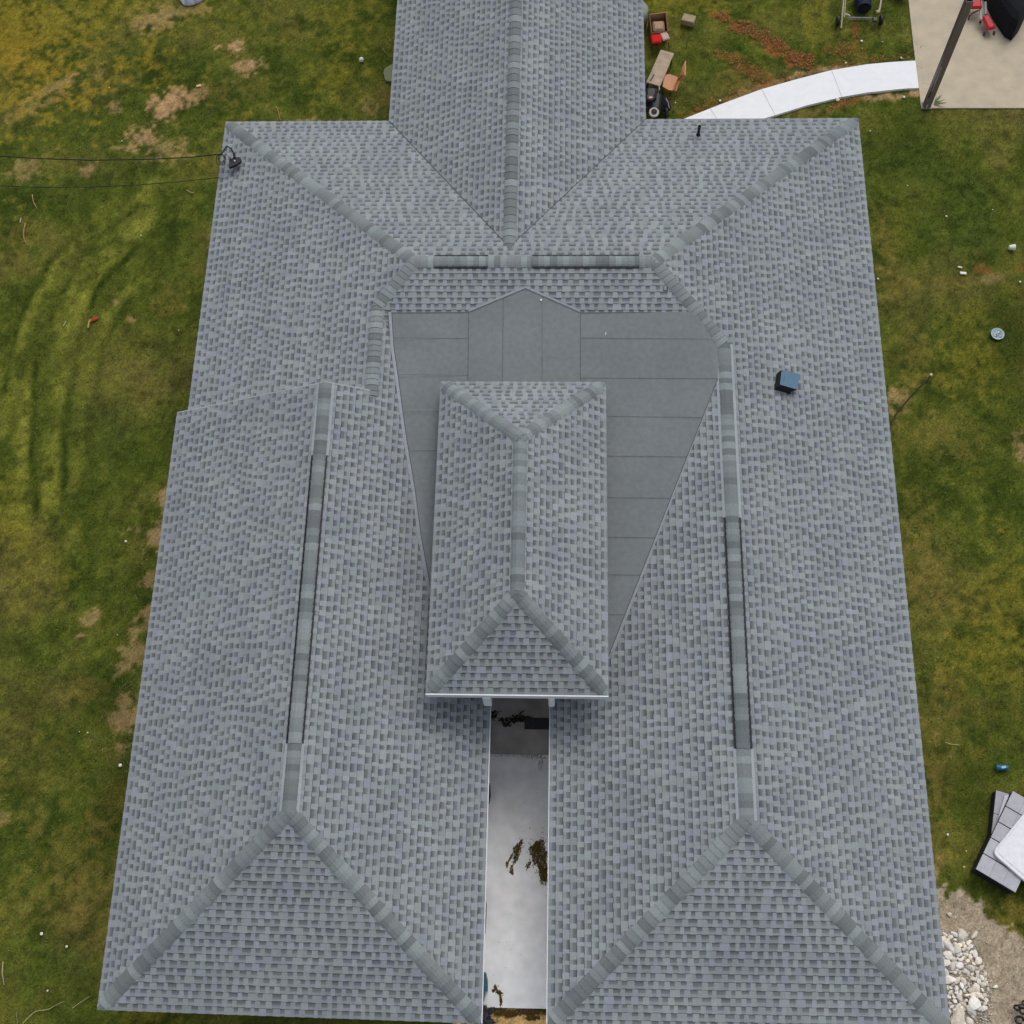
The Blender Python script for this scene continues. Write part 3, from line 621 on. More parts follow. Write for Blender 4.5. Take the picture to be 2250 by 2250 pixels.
# walls
mb = MB(); ov = .42
def wallbox(x0, x1, y0, y1, z1=E-.14, z0=0): mb.box(((x0+x1)/2,(y0+y1)/2,(z0+z1)/2), (x1-x0, y1-y0, z1-z0))
yS = V['SW'][1]+.5
wallbox(P['xw']+ov, P['xe']-ov, 3.0, P['yn']-ov)
wallbox(P['xl']+ov+.02, P['xi']-.35, yS, P['yst']-.1)
wallbox(P['xj']+.35, P['xe']-ov-.01, yS, 3.3)
wallbox(P['bw0']+ov, P['bw1']-ov, P['yn']-ov-.1, YB-.2)
wallbox(P['xi']-.4, P['xj']+.4, 2.2, 3.1, zc-.2)
mb.build('wall', M['siding'], H)
mb = MB(); wallbox(c0+.42, c1-.42, c3+.9, c2-.40, zc-.16, E+.0); mb.build('wall', mat('shade-darkened siding', (.16,.165,.17), .8, noise=.1), raised)  # siding colour darkened to deepen the shade below the raised roof
# gables closing the far end and the step
mb = MB(); mb.face([V['blf']+[.1,-.05,-.15], V['brf']+[-.1,-.05,-.15], V['bf']+[0,-.05,-.1]]); mb.build('gable', M['siding'], H)
# beams, gutters and white trim at the front of the raised roof
mb = MB()
mb.box(((c0+c1)/2, c3-.012, zc-.075), (c1-c0+.02, .024, .19))
mb.build('gutter', M['white'], raised, colors=False)
for x_ in (c0-.006, c1+.006):
    mb = MB(); mb.box((x_,(c2+c3)/2, zc-.07), (.014, c2-c3, .12)); mb.build('drip_edge', M['flash'], raised, colors=False)
for px, ww in ((1071,.16),(1212,.12)):
    mb = MB(); c = G(px, 1532, zc-.45); mb.box((c[0], c3+.02, zc-.42), (ww, .16, .62), bev=.02)
    mb.build('trim_bracket', M['white'], raised, colors=False)
mb = MB(); c = on(1212,1547,PL['J']); mb.box(c+[0,0,.03], (.13,.06,.05), bev=.01); mb.build('bracket', M['white'], roof, colors=False)
# thin white drip edges along the gap
mb = MB()
for a, b, s in ((V['LSE'],V['Ist'],1),(V['RSW'],V['CJ0'],-1)):
    p, q = a+np.array([s*.012,0,-.03]), b+np.array([s*.012,0,-.03]); q[1] = min(q[1], 2.0); mb.box(((p[0]+q[0])/2,(p[1]+q[1])/2,E-.03), (.016, abs(q[1]-p[1]), .07))
mb.build('drip_edge', M['white'], roof, colors=False)

# blue topped roof vent
def frame(n, u):
    u = unit(u-n*(u@n)); v = np.cross(n, u); return Matrix([[u[0],v[0],n[0]],[u[1],v[1],n[1]],[u[2],v[2],n[2]]])
c = on(1724,844,PL['E']); FR = frame(NV['E'], np.array([.985,-.17,0])); fw = lambda x, y, z: Vector(c.tolist())+FR @ Vector((x*1.1, y*1.1, z*1.1))
rv = MB(); 
b0 = [fw(-.20,-.19,0), fw(.15,-.19,0), fw(.15,.16,0), fw(-.20,.16,0)]; b1 = [fw(-.20,-.19,.07), fw(.12,-.19,.09), fw(.12,.16,.09), fw(-.20,.16,.07)]; b2 = [fw(-.165,-.165,.185), fw(.20,-.165,.185), fw(.20,.18,.185), fw(-.165,.18,.185)]
for A_, B2 in ((b0,b1),(b1,b2)):
    for k in range(4): rv.face([A_[k], A_[(k+1)%4], B2[(k+1)%4], B2[k]])
rv.face(b2)
vo = rv.build('roof_vent', M['black'], H, colors=False); vo['label'] = 'black roof vent with a flat blue top on the right slope'
rv = MB(); rv.box(fw(.02,.01,.192), (.41,.39,.012), M=FR, bev=.004, col=(.07,.15,.22)); rv.box(fw(-.10,.0,.200), (.012,.13,.004), M=FR, col=(.045,.09,.14))
rv.build('vent_top', M['paint'], vo)
# plumbing pipe and small grille
c = on(1534,297,PL['N']); mb = MB(); mb.lathe(c, [(.055,0),(.05,.03),(.034,.05),(.034,.26),(.044,.27),(.044,.33),(.03,.33),(.03,.27)], 12); mb.build('vent_pipe', M['black'], H, smooth=False, colors=False)
c = on(1462,635,PL['C']); mb = MB(); FR = frame(NV['C'], np.array([1,0,0])); 
for (x, y, sx, sy) in ((-.04,0,.012,.10),(.04,0,.02,.10),(0,-.045,.09,.014)): mb.box(Vector(c.tolist())+FR@Vector((x,y,.02)), (sx,sy,.012), M=FR)
mb.build('vent_grille', M['seam'], H, colors=False)
# service mast with weatherhead near the left corner
c = on(519,361,PL['W']); mb = MB(); cv = Vector(c.tolist()); zt = c[2]
Z = lambda x, y, dz: G(x, y, zt+dz)
mb.lathe(c, [(.05,0),(.03,.02),(.03,.22)], 10)
mb.prism([tuple(Z(x, y, .24)[:2]) for x, y in ((503,350),(514,345),(526,345),(530,350),(529,354),(520,361),(503,368))][::-1], zt+.17, zt+.24)
mb.tube([Z(515,347,.24), Z(514,338,.28), Z(510,330,.30), Z(505,325,.30), Z(500,321,.30)], [.03,.028,.02,.014,.01], 7)
mb.build('service_mast', M['black'], H, colors=False)
mb = MB(); mb.lathe(Z(516,354,.235), [(.025,0),(.02,.02)], 8); mb.build('insulator', M['steel'], H, colors=False)
for k in range(6):
    mb = MB(); r = RG_.uniform(7,13); ox, oy = RG_.uniform(-4,5), RG_.uniform(-3,4)
    mb.tube([Z(488+ox+r*.8*math.cos(k+i*.62), 350+oy+r*math.sin(k+i*.62), .22+.05*math.sin(i+k)) for i in range(9)], .006, 5); mb.build('cable_loop', M['wire'], H, colors=False)
for pts, r in ((((480,341),(487,338),(492,332),(496,324),(500,321)),.018),(((492,333),(500,342),(506,349),(512,353)),.007),(((496,324),(489,331),(483,340),(481,352)),.008)):
    mb = MB(); mb.tube([Z(x, y, .28) for x, y in pts], r, 6); mb.build('cable', M['wire'], H, colors=False)

# overhead service wires
def wire(pts, z, lab, r=.011):
    q = [G(x, y, z+dz) for x, y, dz in pts]; mb = MB(); mb.tube(q, r, 6)
    o = mb.build('power_line', M['wire'], loc=q[len(q)//2], colors=False); return tag(o, lab, 'cable', 'overhead wires to the house')
wire([(-400,322,1.6),(-200,333,1.2),(-60,340,.8),(0,343,.65),(90,348.5,.5),(200,352,.38),(330,350,.28),(420,345.5,.2),(489,338,.12)], 3.1, 'upper black service wire reaching the mast at the left roof corner', .013)
wire([(-400,396,1.4),(-200,403,1.0),(-60,407,.6),(0,408.5,.5),(90,411.5,.4),(200,411,.28),(300,406.5,.15),(400,399,.05),(482,390,-.02)], 2.75, 'lower thin black wire ending at the left eave', .008)

# ------------------------------------------------------------------ things in the yard, upper right
def legs(root, pts, z, r, m, col, name='leg', splay=0):
    for (x, y) in pts:
        mb = MB(); mb.tube([(x+splay*(1 if x > 0 else -1), y+splay*(1 if y > 0 else -1), 0), (x, y, z)], r, 8, col=col); mb.build(name, m, root, loc=(0,0,0))
# porch post
g = G(2036,239,0); po = empty('porch_post', g, 'tall brown steel post at the near corner of the tan patio', 'post')
mb = MB(); bro = (.215,.160,.135); t_ = .012
mb.box((0,0,1.95), (.18,t_,3.8), col=bro); mb.box((-.084,.08,1.95), (t_,.16,3.8), col=(.11,.075,.075)); mb.box((.084,.08,1.95), (t_,.16,3.8), col=bro)
mb.box((0,.154,1.95), (.18,t_,3.8), col=bro); mb.build('shaft', M['paint'], po, loc=(0,0,0))
mb = MB(); mb.box((0,.08,.03), (.24,.24,.03), bev=.006, col=(.2,.18,.17)); mb.build('base_plate', M['paint'], po, loc=(0,0,0))
for c_, s_, k_ in (((-.055,-.012,1.15),(.012,.012,.9),(.75,.72,.72)),((-.07,-.012,.7),(.03,.01,.5),(.05,.035,.035)),((-.02,-.012,.10),(.03,.012,.14),(.6,.58,.55))):
    mb = MB(); mb.box(c_, s_, col=k_); mb.build('scratch', M['paint'], po, loc=(0,0,0))
# weed at its foot
g = G(2052,228,.05); mb = MB()
for k in range(16):
    a = random.uniform(-.3,1.2); L_ = random.uniform(.12,.36); p0 = Vector((0,0,.0)); d = Vector((math.cos(a),math.sin(a),.25)); s = Vector((-math.sin(a),math.cos(a),0))*.015
    mb.face([p0-s*.3, p0+d*L_*.5-s, p0+d*L_, p0+d*L_*.5+s], (.09,.13,.06))
tag(mb.build('weed', M['leaf'], loc=(0,0,0)), 'narrow leafed green weed beside the foot of the brown post', 'plant').location = g.tolist()

# black covered object on the patio
g = G(2222,60,.05); co = empty('covered_grill', g, 'black fabric cover draped to a point over an object on the patio', 'cover')
ft = [G(2222,89,.06), G(2237,70,.06), G(2262,20,.06), G(2300,-80,.06), G(2170,-80,.06), G(2150,-22,.06), G(2181,40,.06), G(2206,80,.06)]
cx = sum(p[0] for p in ft)/8; cy = sum(p[1] for p in ft)/8
mb = MB(); rings = []
for f_, z_ in ((1.0,0.0),(.985,.05),(.96,.35),(.90,.62),(.72,.74),(.35,.80),(.03,.82)):
    rings.append([(cx+(p[0]-cx)*f_*(1+.03*math.sin(i*2.4+z_*9))-g[0], cy+(p[1]-cy)*f_-g[1]-(.0), z_) for i, p in enumerate(ft)])
for a, b in zip(rings, rings[1:]):
    for k in range(8): mb.face([a[k], a[(k+1)%8], b[(k+1)%8], b[k]], (.007,.008,.011))
mb.build('cover', M['cloth'], co, loc=(0,0,0)); 
# red wheeled thing next to it
g = G(2158,60,.05); rd = empty('red_trolley', g, 'small red wheeled trolley with grey tubes tucked beside the black cover', 'trolley')
def rel(x, y, z, g): p = G(x, y, z); return p-g
RED = (.42,.010,.018)
mb = MB(); a = rel(2143,6,.35,g); mb.box(a, (.30,.42,.12), rz=.05, bev=.04, col=RED); mb.build('pad', M['paint'], rd, loc=(0,0,0))
mb = MB(); a = rel(2172,50,.25,g); mb.box(a, (.24,.50,.12), rz=.25, bev=.05, col=RED); mb.build('pad', M['paint'], rd, loc=(0,0,0))
mb = MB(); mb.tube([rel(2155,5,.3,g), rel(2155,44,.25,g)], .045, 8, col=(.35,.33,.31)); mb.tube([rel(2165,5,.3,g), rel(2166,32,.25,g)], .04, 8, col=(.30,.28,.27)); mb.build('tube', M['paint'], rd, loc=(0,0,0))
mb = MB(); mb.tube([rel(2150,23,.28,g), rel(2138,28,.27,g), rel(2130,34,.24,g), rel(2128,44,.12,g)], .022, 7, col=(.05,.02,.02)); mb.build('handle', M['paint'], rd, loc=(0,0,0))
for (x, y) in ((2162,74),(2154,47),(2184,72)):
    mb = MB(); a = rel(x, y, .06, g); mb.lathe(a, [(.03,-.025),(.055,-.02),(.055,.02),(.03,.025)], 12, axis='x', col=(.06,.05,.05)); mb.lathe(a, [(.022,-.03),(.022,.03)], 10, axis='x', col=(.4,.38,.36)); mb.build('wheel', M['paint'], rd, loc=(0,0,0))

# hose reel cart
g = G(1893,50,0); hc = empty('hose_reel_cart', g, 'two wheeled garden cart with pale wooden shafts and a dark blue hose coil', 'cart')
for pts, r in (([(1848,62,.03),(1850,40,.12),(1853,10,.22),(1855,-30,.35)],.022),([(1855,38,.15),(1858,0,.25),(1859,-30,.35)],.014)):
    mb = MB(); mb.tube([rel(*q, g) for q in pts], r, 7, col=(.42,.38,.27)); mb.build('shaft', M['wood'], hc, loc=(0,0,0))
mb = MB(); mb.tube([rel(1931,28,.22,g), rel(1935,8,.25,g), rel(1939,-30,.35,g)], .026, 7, col=(.42,.38,.30)); mb.build('shaft', M['wood'], hc, loc=(0,0,0))
mb = MB(); a = rel(1929,26,.24,g); mb.box(a, (.10,.10,.08), rz=.4, bev=.02, col=(.42,.27,.19)); mb.build('bracket', M['wood'], hc, loc=(0,0,0))
for x in ((1841,46),(1936,44)):
    mb = MB(); a = rel(x[0], x[1], .14, g); mb.lathe(a, [(.05,-.045),(.125,-.04),(.14,-.02),(.14,.02),(.125,.04),(.05,.045)], 18, axis='x', col=(.012,.012,.012)); mb.build('wheel', M['paint'], hc, loc=(0,0,0))
mb = MB(); mb.tube([rel(1862,38,.18,g), rel(1918,39,.18,g)], .012, 6, col=(.35,.34,.33)); mb.tube([rel(1863,42,.15,g), rel(1918,42,.15,g)], .008, 6, col=(.3,.3,.29)); mb.build('axle', M['paint'], hc, loc=(0,0,0))
mb = MB(); mb.tube([rel(1857,31,.22,g), rel(1863,32,.22,g), rel(1868,35,.2,g)], .016, 6, col=(.6,.58,.5)); mb.build('hook', M['paint'], hc, loc=(0,0,0))
mb = MB(); ctr = rel(1896,-6,.26,g)
for k in range(12):
    rr = .26-.004*k; yy = -.38+k*.05
    mb.tube([(ctr[0]+.20*math.cos(t)*(1-.02*abs(k-6)), ctr[1]+yy, .26+.19*math.sin(t)) for t in np.linspace(0, 2*math.pi, 18, endpoint=False)], .026, 6, col=(.018,.022,.055), closed=True)
mb.lathe((ctr[0],ctr[1],.26), [(.15,-.42),(.15,.3)], 16, axis='y', col=(.01,.01,.015)); mb.build('hose_coil', M['paint'], hc, loc=(0,0,0))
mb = MB(); a = rel(1923,43,.2,g); mb.box(a, (.14,.16,.07), bev=.02, col=(.035,.035,.035)); mb.build('footplate', M['paint'], hc, loc=(0,0,0))
# black pot
g = G(1974,-9,0); mb = MB(); mb.lathe((0,0,0), [(.14,0),(.19,.24),(.205,.26),(.205,.29),(.175,.29),(.17,.2),(.02,.19)], 22, col=(.02,.02,.02)); mb.lathe((0,0,.0), [(.208,.265),(.222,.275),(.208,.285)], 22, col=(.4,.42,.42))
o = mb.build('plant_pot', M['paint'], loc=(0,0,0)); o.location = g.tolist(); tag(o, 'round black pot with a pale rim at the top edge beside the patio', 'pot')

# drum beside the back wing
g = G(1394,53,0); mb = MB(); mb.lathe((0,0,0), [(.30,0),(.34,.06),(.36,.3),(.36,.55),(.33,.6),(.05,.63)], 26, col=(.23,.25,.19)); o = mb.build('drum', M['paint'], loc=(0,0,0), smooth=True); o.location = g.tolist(); tag(o, 'grey green drum half hidden under the back wing eave', 'drum')
# brown armchair-like crate with cushion
g = G(1448,52,0); cr = empty('crate', g, 'brown open wooden box holding a round tan cushion', 'box')
q = [rel(1427,32,.40,g), rel(1463,27,.40,g), rel(1468,69,.40,g), rel(1432,73,.40,g)]
for i in range(4):
    mb = MB(); a, b = q[i], q[(i+1)%4]; m_ = (a+b)/2; L_ = np.linalg.norm((b-a)[:2]); an_ = math.atan2(b[1]-a[1], b[0]-a[0]); mb.box((m_[0], m_[1], .22), (L_, .028, .38), rz=an_, bev=.006, col=(.20,.085,.045) if i else (.36,.21,.12)); mb.build('side_panel', M['wood'], cr, loc=(0,0,0))
m_ = sum(q)/4; mb = MB(); mb.prism([(p[0],p[1]) for p in q][::-1], .04, .07, col=(.16,.08,.05)); mb.build('floor', M['wood'], cr, loc=(0,0,0))
mb = MB(); mb.box((m_[0]+.01, m_[1]+.02, .24), (.33,.36,.12), rz=.04, bev=.09, col=(.40,.28,.18)); mb.build('cushion', M['cloth'], cr, loc=(0,0,0))
# stool with red and cream cover
g = G(1450,86,0); so = empty('stool', g, 'low thin legged stool covered half in red and half in cream cloth', 'stool')
a = rel(1442,86,.34,g); mb = MB(); mb.box(a, (.27,.30,.10), rz=.1, bev=.03, col=(.55,.012,.015)); mb.build('red_cover', M['cloth'], so, loc=(0,0,0))
a = rel(1461,80,.36,g); mb = MB(); mb.box(a, (.20,.26,.07), rz=.32, bev=.02, col=(.50,.36,.29)); mb.build('cream_cover', M['cloth'], so, loc=(0,0,0))
for (x, y, x2, y2) in ((1431,97,1430,103),(1469,92,1470,108),(1455,72,1456,80),(1434,74,1433,80)):
    mb = MB(); mb.tube([rel(x2, y2, 0, g), rel(x, y, .33, g)], .011, 6, col=(.05,.04,.04)); mb.build('leg', M['paint'], so, loc=(0,0,0))
# paver
g = G(1512,50,0); mb = MB(); mb.box((0,0,.10), (.36,.27,.19), rz=-.32, bev=.018, col=(.33,.27,.17)); o = mb.build('paver', M['stone'], loc=(0,0,0)); o.location = g.tolist(); tag(o, 'tan concrete block lying alone on the grass', 'block')
# bench
zb = .42; q = [G(1452,109,zb), G(1481,117,zb), G(1450.5,189,zb), G(1420.5,180,zb)]; g = sum(q)/4*np.array([1,1,0]); be = empty('bench', g, 'long weathered plank bench leaning from the grass towards the mower', 'bench')
pol = [(p[0]-g[0], p[1]-g[1]) for p in q][::-1]
M['plank'] = mat('weathered plank', (.44,.33,.235), .85, noise=.22, nscale=5, tint=(.8,.86,.9), tscale=1.6, detail=8)
mb = MB(); mb.prism(pol, zb-.035, zb); mb.build('tabletop', M['plank'], be, loc=(0,0,0), colors=False)
mb = MB(); a = pol[0]; cc = rel(1433,171,zb,g); mb.box((cc[0],cc[1],zb+.006), (.045,.24,.012), rz=-.45, col=(.04,.045,.05)); mb.build('strap', M['paint'], be, loc=(0,0,0))
for (x, y) in pol:
    mb = MB(); mb.tube([(x*.86,y*.9,0),(x*.86,y*.9,zb-.03)], .02, 8, col=(.03,.03,.03)); mb.build('leg', M['paint'], be, loc=(0,0,0))
# small plastic chair
g = G(1478,185,0); ch = empty('chair', g, 'small orange moulded chair turned away beside the bench', 'chair'); zs_ = .34
OR = (.46,.20,.085); DO = (.34,.12,.035)
sp_ = [(1460,165),(1471,162.5),(1486,168),(1493,173),(1489,186),(1476,199),(1468,197),(1456,190)]
sq = [rel(x, y, zs_, g) for x, y in sp_]; cc = sum(sq)/8
mb = MB(); n_ = 8
for k in range(n_): mb.face([sq[k], sq[(k+1)%n_], cc-[0,0,.02]], OR)
for k in range(n_):
    a, b = sq[k], sq[(k+1)%n_]; mb.face([b, a, a-[0,0,.05], b-[0,0,.05]], DO)
mb.build('seat', M['paint'], ch, loc=(0,0,0))
mb = MB(); bt = [rel(1505,134,.74,g), rel(1504,165,.70,g), rel(1492,176,.40,g), rel(1484,199,.30,g)]; bo = [rel(1498,150,.66,g), rel(1494,166,.55,g), rel(1488,174,.38,g), rel(1477,198,.32,g)]
for k in range(3): mb.face([bt[k], bt[k+1], bo[k+1], bo[k]], OR if k == 0 else DO); mb.face([bo[k]+[0.02,0,-.02], bo[k+1]+[.02,0,-.02], bt[k+1]+[.03,0,-.01], bt[k]+[.03,0,-.01]], DO); mb.face([bt[k]+[.03,0,-.01], bt[k+1]+[.03,0,-.01], bt[k+1], bt[k]], (.5,.24,.11))
mb.build('backrest', M['paint'], ch, loc=(0,0,0))
for (x, y) in ((1462,168),(1488,176),(1474,194),(1459,188)):
    a = rel(x, y, zs_-.04, g); mb = MB(); mb.tube([(a[0]*1.1, a[1]*1.1, 0), a], .012, 6, col=(.03,.02,.02)); mb.build('leg', M['paint'], ch, loc=(0,0,0))

# lawn mower
g = G(1437,228,0); mo = empty('lawn_mower', g, 'black push mower with a white rimmed wheel parked against the house', 'lawn mower')
BK = (.010,.011,.014)
mb = MB(); a = rel(1434,225,.28,g); mb.box(a, (.48,.62,.16), rz=-.1, bev=.07, col=BK); mb.build('deck', M['paint'], mo, loc=(0,0,0))
mb = MB(); a = rel(1431,206,.42,g); mb.box(a, (.30,.34,.18), rz=-.1, bev=.06, col=(.016,.018,.022)); a2 = rel(1429,214,.53,g); mb.lathe(a2, [(.12,-.04),(.12,.01),(.09,.03)], 16, col=(.02,.02,.024)); mb.build('engine', M['paint'], mo, loc=(0,0,0))
mb = MB(); a = rel(1429.5,214,.565,g); mb.box(a, (.10,.06,.012), rz=.2, bev=.01, col=(.60,.30,.24)); mb.build('badge', M['paint'], mo, loc=(0,0,0))
MT = Matrix.Rotation(R_(14), 3, 'X')
for (x, y, z_, wc) in ((1437,247,.33,1),(1464,247,.15,0),(1420,190,.12,0)):
    a = rel(x, y, z_, g); r = .135; mb = MB()
    ax_ = None
    mb.lathe(a, [(.03,-.035),(.12,-.03),(r,-.02),(r,.02),(.12,.035),(.08,.03)], 20, col=BK if not wc else (.45,.43,.38), M=MT if wc else Matrix.Rotation(R_(90),3,'Y'))
    if wc: mb.lathe((a[0],a[1],a[2]+.004), [(.078,-.03),(.078,.045),(.05,.035),(.02,.05)], 16, col=(.02,.02,.02), M=MT)
    mb.build('wheel', M['paint'], mo, loc=(0,0,0))
mb = MB(); mb.tube([rel(1463,216,.5,g), rel(1468,225,.48,g), rel(1471,238,.4,g)], .013, 6, col=(.30,.30,.31)); mb.build('handle', M['paint'], mo, loc=(0,0,0)); mb = MB(); mb.tube([rel(1448,190,.8,g), rel(1449,196,.8,g), rel(1446,207,.6,g)], .016, 6, col=(.35,.34,.32)); mb.build('handle', M['paint'], mo, loc=(0,0,0))
mb = MB(); a = rel(1459,228,.2,g); mb.box(a, (.30,.5,.22), rz=.3, bev=.09, col=(.006,.006,.008)); mb.build('grass_bag', M['cloth'], mo, loc=(0,0,0))

# ------------------------------------------------------------------ right yard: platforms, lid, rocks
def quadbox(name, q, z0, z1, m, col, par, g):
    mb = MB(); mb.prism([(p[0]-g[0], p[1]-g[1]) for p in q], z0, z1, col=col); return mb.build(name, m, par, loc=(0,0,0))
M['panel'] = mat('panel', (1,1,1), .7, True, .08, 9)
def platform(lab, cs, z, nu, nv, ggrey=(.36,.365,.40)):
    q = [G(x, y, z) for x, y in cs]; g = sum(q)/4*np.array([1,1,0]); r = empty('platform', g, lab, 'platform', 'grey panelled platforms')
    c_ = sum(q)/4; qi = [p+(c_-p)*.015 for p in q]
    quadbox('base', qi[::-1], 0, z-.03, M['paint'], (.014,.014,.03), r, g)
    mb = MB(); u_, v_ = q[1]-q[0], q[3]-q[0]
    for i in range(nu):
        for j in range(nv):
            e_ = .006; a = [(i/nu+e_/nu*1.2, j/nv+e_), ((i+1)/nu-e_/nu*1.2, j/nv+e_), ((i+1)/nu-e_/nu*1.2, (j+1)/nv-e_), (i/nu+e_/nu*1.2, (j+1)/nv-e_)]
            b = random.uniform(.93,1.07); pts = [(q[0]+u_*s+v_*t-g) for s, t in a]
            n_ = np.cross(u_, v_)[2]; pts = pts if n_ > 0 else pts[::-1]
            mb.prism([(p[0],p[1]) for p in pts], z-.03, z, col=tuple(np.array(ggrey)*b))
    mb.build('top_panel', M['panel'], r, loc=(0,0,0))
    return r
platform('grey panelled low platform with dark sides, the larger, half under the white lid', [(2144,1910),(2231,1962),(2313,1789),(2226,1737)], .42, 3, 5, (.42,.42,.46))
platform('narrower grey platform lying under the edge of the larger panelled one', [(2178,1838),(2206,1846),(2222,1741),(2189,1736)], .30, 1, 2, (.36,.36,.40))
# flap between them
g = G(2205,1765,.3); mb = MB(); q = [G(x,y,.34)-g for x, y in ((2208,1748),(2217,1746),(2212,1758),(2198,1790),(2192,1800))]; mb.face(q, (.55,.56,.60)); mb.face([p-[0,0,.012] for p in q][::-1], (.3,.3,.32))
n_ = len(q)
for k in range(n_): mb.face([q[(k+1)%n_], q[k], q[k]-[0,0,.012], q[(k+1)%n_]-[0,0,.012]], (.4,.4,.42))
o = mb.build('flap', M['panel'], loc=(0,0,0)); o.location = g.tolist(); tag(o, 'pale folded flap wedged between the two grey platforms', 'flap')
# white lid with rounded corners and raised rim
zl = .50; A0 = G(2180,1874,zl); A1 = G(2257,1779,zl); A2 = G(2262,1972,zl); uu = unit(A1-A0); vv = unit(A2-A0); vv = unit(vv-uu*(vv@uu)); 
def rrect(Lu, Lv, r, ins, n=6):
    out = []
    for (cu, cv_, a0) in ((r,r,180),(Lu-r,r,270),(Lu-r,Lv-r,0),(r,Lv-r,90)):
        for k in range(n+1):
            a = R_(a0+90*k/n); out.append((cu+(r-ins)*math.cos(a), cv_+(r-ins)*math.sin(a)))
    return out
g = A0*np.array([1,1,0]); lid = empty('tub_lid', g, 'large white plastic lid with rounded corners lying across the grey platform', 'lid')
mb = MB(); prof = [(0.0,-.07),(0,-.01),(.012,.0),(.035,.0),(.05,-.008),(.075,-.008),(.09,.0)]
rings = [[(A0+uu*a+vv*b)-g+np.array([0,0,z_]) for a, b in rrect(2.1,1.5,.13,ins)] for ins, z_ in prof]
n_ = len(rings[0])
for a, b in zip(rings, rings[1:]):
    for k in range(n_): mb.face([a[k], b[k], b[(k+1)%n_], a[(k+1)%n_]], (.72,.73,.76))
mb.face(rings[-1], (.74,.75,.78)); mb.face(rings[0][::-1], (.5,.5,.5)); mb.build('panel', M['paint'], lid, loc=(0,0,0))

# rocks
def rock_mesh(seed, s):
    r = random.Random(seed); import bmesh
    bm = bmesh.new(); bmesh.ops.create_icosphere(bm, subdivisions=2, radius=1)
    ax = [Vector((r.gauss(0,1), r.gauss(0,1), r.gauss(0,.6))).normalized() for _ in range(9)]; dd = [r.uniform(.52,.88) for _ in ax]
    for v in bm.verts:
        p = v.co.normalized(); k = 1.0
        for a, d in zip(ax, dd):
            t = p.dot(a)
            if t > d: k = min(k, d/t)
        v.co = p*k*(1+.05*r.uniform(-1,1))
    for v in bm.verts: v.co = Vector((v.co.x*s[0], v.co.y*s[1], v.co.z*s[2]))
    me = bpy.data.meshes.new('rock'); bm.to_mesh(me)
    ca = me.color_attributes.new('Col', 'FLOAT_COLOR', 'CORNER'); b = r.uniform(.55,.90); w_ = r.random()
    c = (b, b*(.97-.08*w_), b*(.92-.22*w_), 1) ; ca.data.foreach_set('color', np.tile(c, len(me.loops)).astype(np.float32)); me.materials.append(M['stone']); bm.free(); return me
placed = []; RG = random.Random(4)
def rock(px, py, s, z=None, lab=None):
    me = rock_mesh(len(placed)*7+3, s); o = bpy.data.objects.new('rock', me); sc.collection.objects.link(o)
    p = G(px, py, 0); o.location = (p[0], p[1], s[2]*.35 if z is None else z); o.rotation_euler = (RG.uniform(-.25,.25), RG.uniform(-.25,.25), RG.uniform(0,6.28))
    if not lab:
        b_ = me.color_attributes['Col'].data[0].color; tn = 'white' if b_[0] > .72 and b_[2]/b_[0] > .78 else 'cream' if b_[2]/b_[0] > .80 else 'tan'; sz_ = 'large' if max(s) > .14 else 'middling' if max(s) > .10 else 'small' if max(s) > .075 else 'tiny'
        rw = ('top','upper part','upper middle','middle','lower middle','lower part','bottom')[min(6, int((py-2052)/29.5))]
        e_ = 2078+(py-2052)*.045; cl = 'tucked under the eave' if px < e_ else 'close to the eave' if px < e_+24 else 'in the centre' if px < e_+55 else 'on the outer flank'
        sh = 'rounded' if s[1]/s[0] > .7 else 'elongated'
        lab_ = '%s %s %s rock %s, %s of the heap' % (sz_, sh, tn, cl, rw)
    tag(o, lab or lab_, 'rock', None if lab else 'pale rocks heaped beside the right wing'); placed.append((px, py, max(s[:2]))); return o
rock(2086,2009,(.065,.05,.04), lab='single cream rock lying apart above the rock heap')
rock(2141,2054,(.055,.11,.05), lab='elongated pale rock standing off at the top right of the heap')
rock(2161,2216,(.07,.08,.05), lab='white rock at the lower right outlier of the heap')
rock(2187,2168,(.045,.07,.04), lab='small pale rock just outside the right flank of the heap')
rock(2168,2070,(.02,.02,.015), lab='tiny white pebble on the grey soil right of the heap')
tries = 0
while len(placed) < 150 and tries < 9000:
    tries += 1; t = RG.random(); py = 2052+RG.random()*205
    right = 2118+ (py-2052)*.55 if py < 2140 else 2166+ (py-2140)*.16 if py < 2195 else 2175-(py-2195)*.9
    if right < 2080: continue
    px = RG.uniform(2055, right); big = RG.random()
    s = .15+RG.random()*.10 if big > .78 else .09+RG.random()*.05 if big > .4 else .05+RG.random()*.03
    ok = all(math.hypot((px-a)/90, (py-b)/90) > (c+s)*.64 for a, b, c in placed)
    if ok: rock(px, py, (s, s*RG.uniform(.52,.9), s*RG.uniform(.3,.5)))
from collections import defaultdict
dl = defaultdict(list)
for o in [o for o in sc.objects if o.name.startswith('rock')]: dl[o['label']].append(o)
for k_, os_ in dl.items():
    n_ = len(os_)
    if n_ > 1:
        os_.sort(key=lambda o: o.location.x)
        nm_ = {2: ('left of two','right of two'), 3: ('leftmost of three','middle of three','rightmost of three')}.get(n_) or tuple('%s of several' % w_ for w_ in ('leftmost','second','third','fourth','fifth','sixth','seventh','eighth')[:n_])
        for o, t_ in zip(os_, nm_): o['label'] = k_+', '+t_
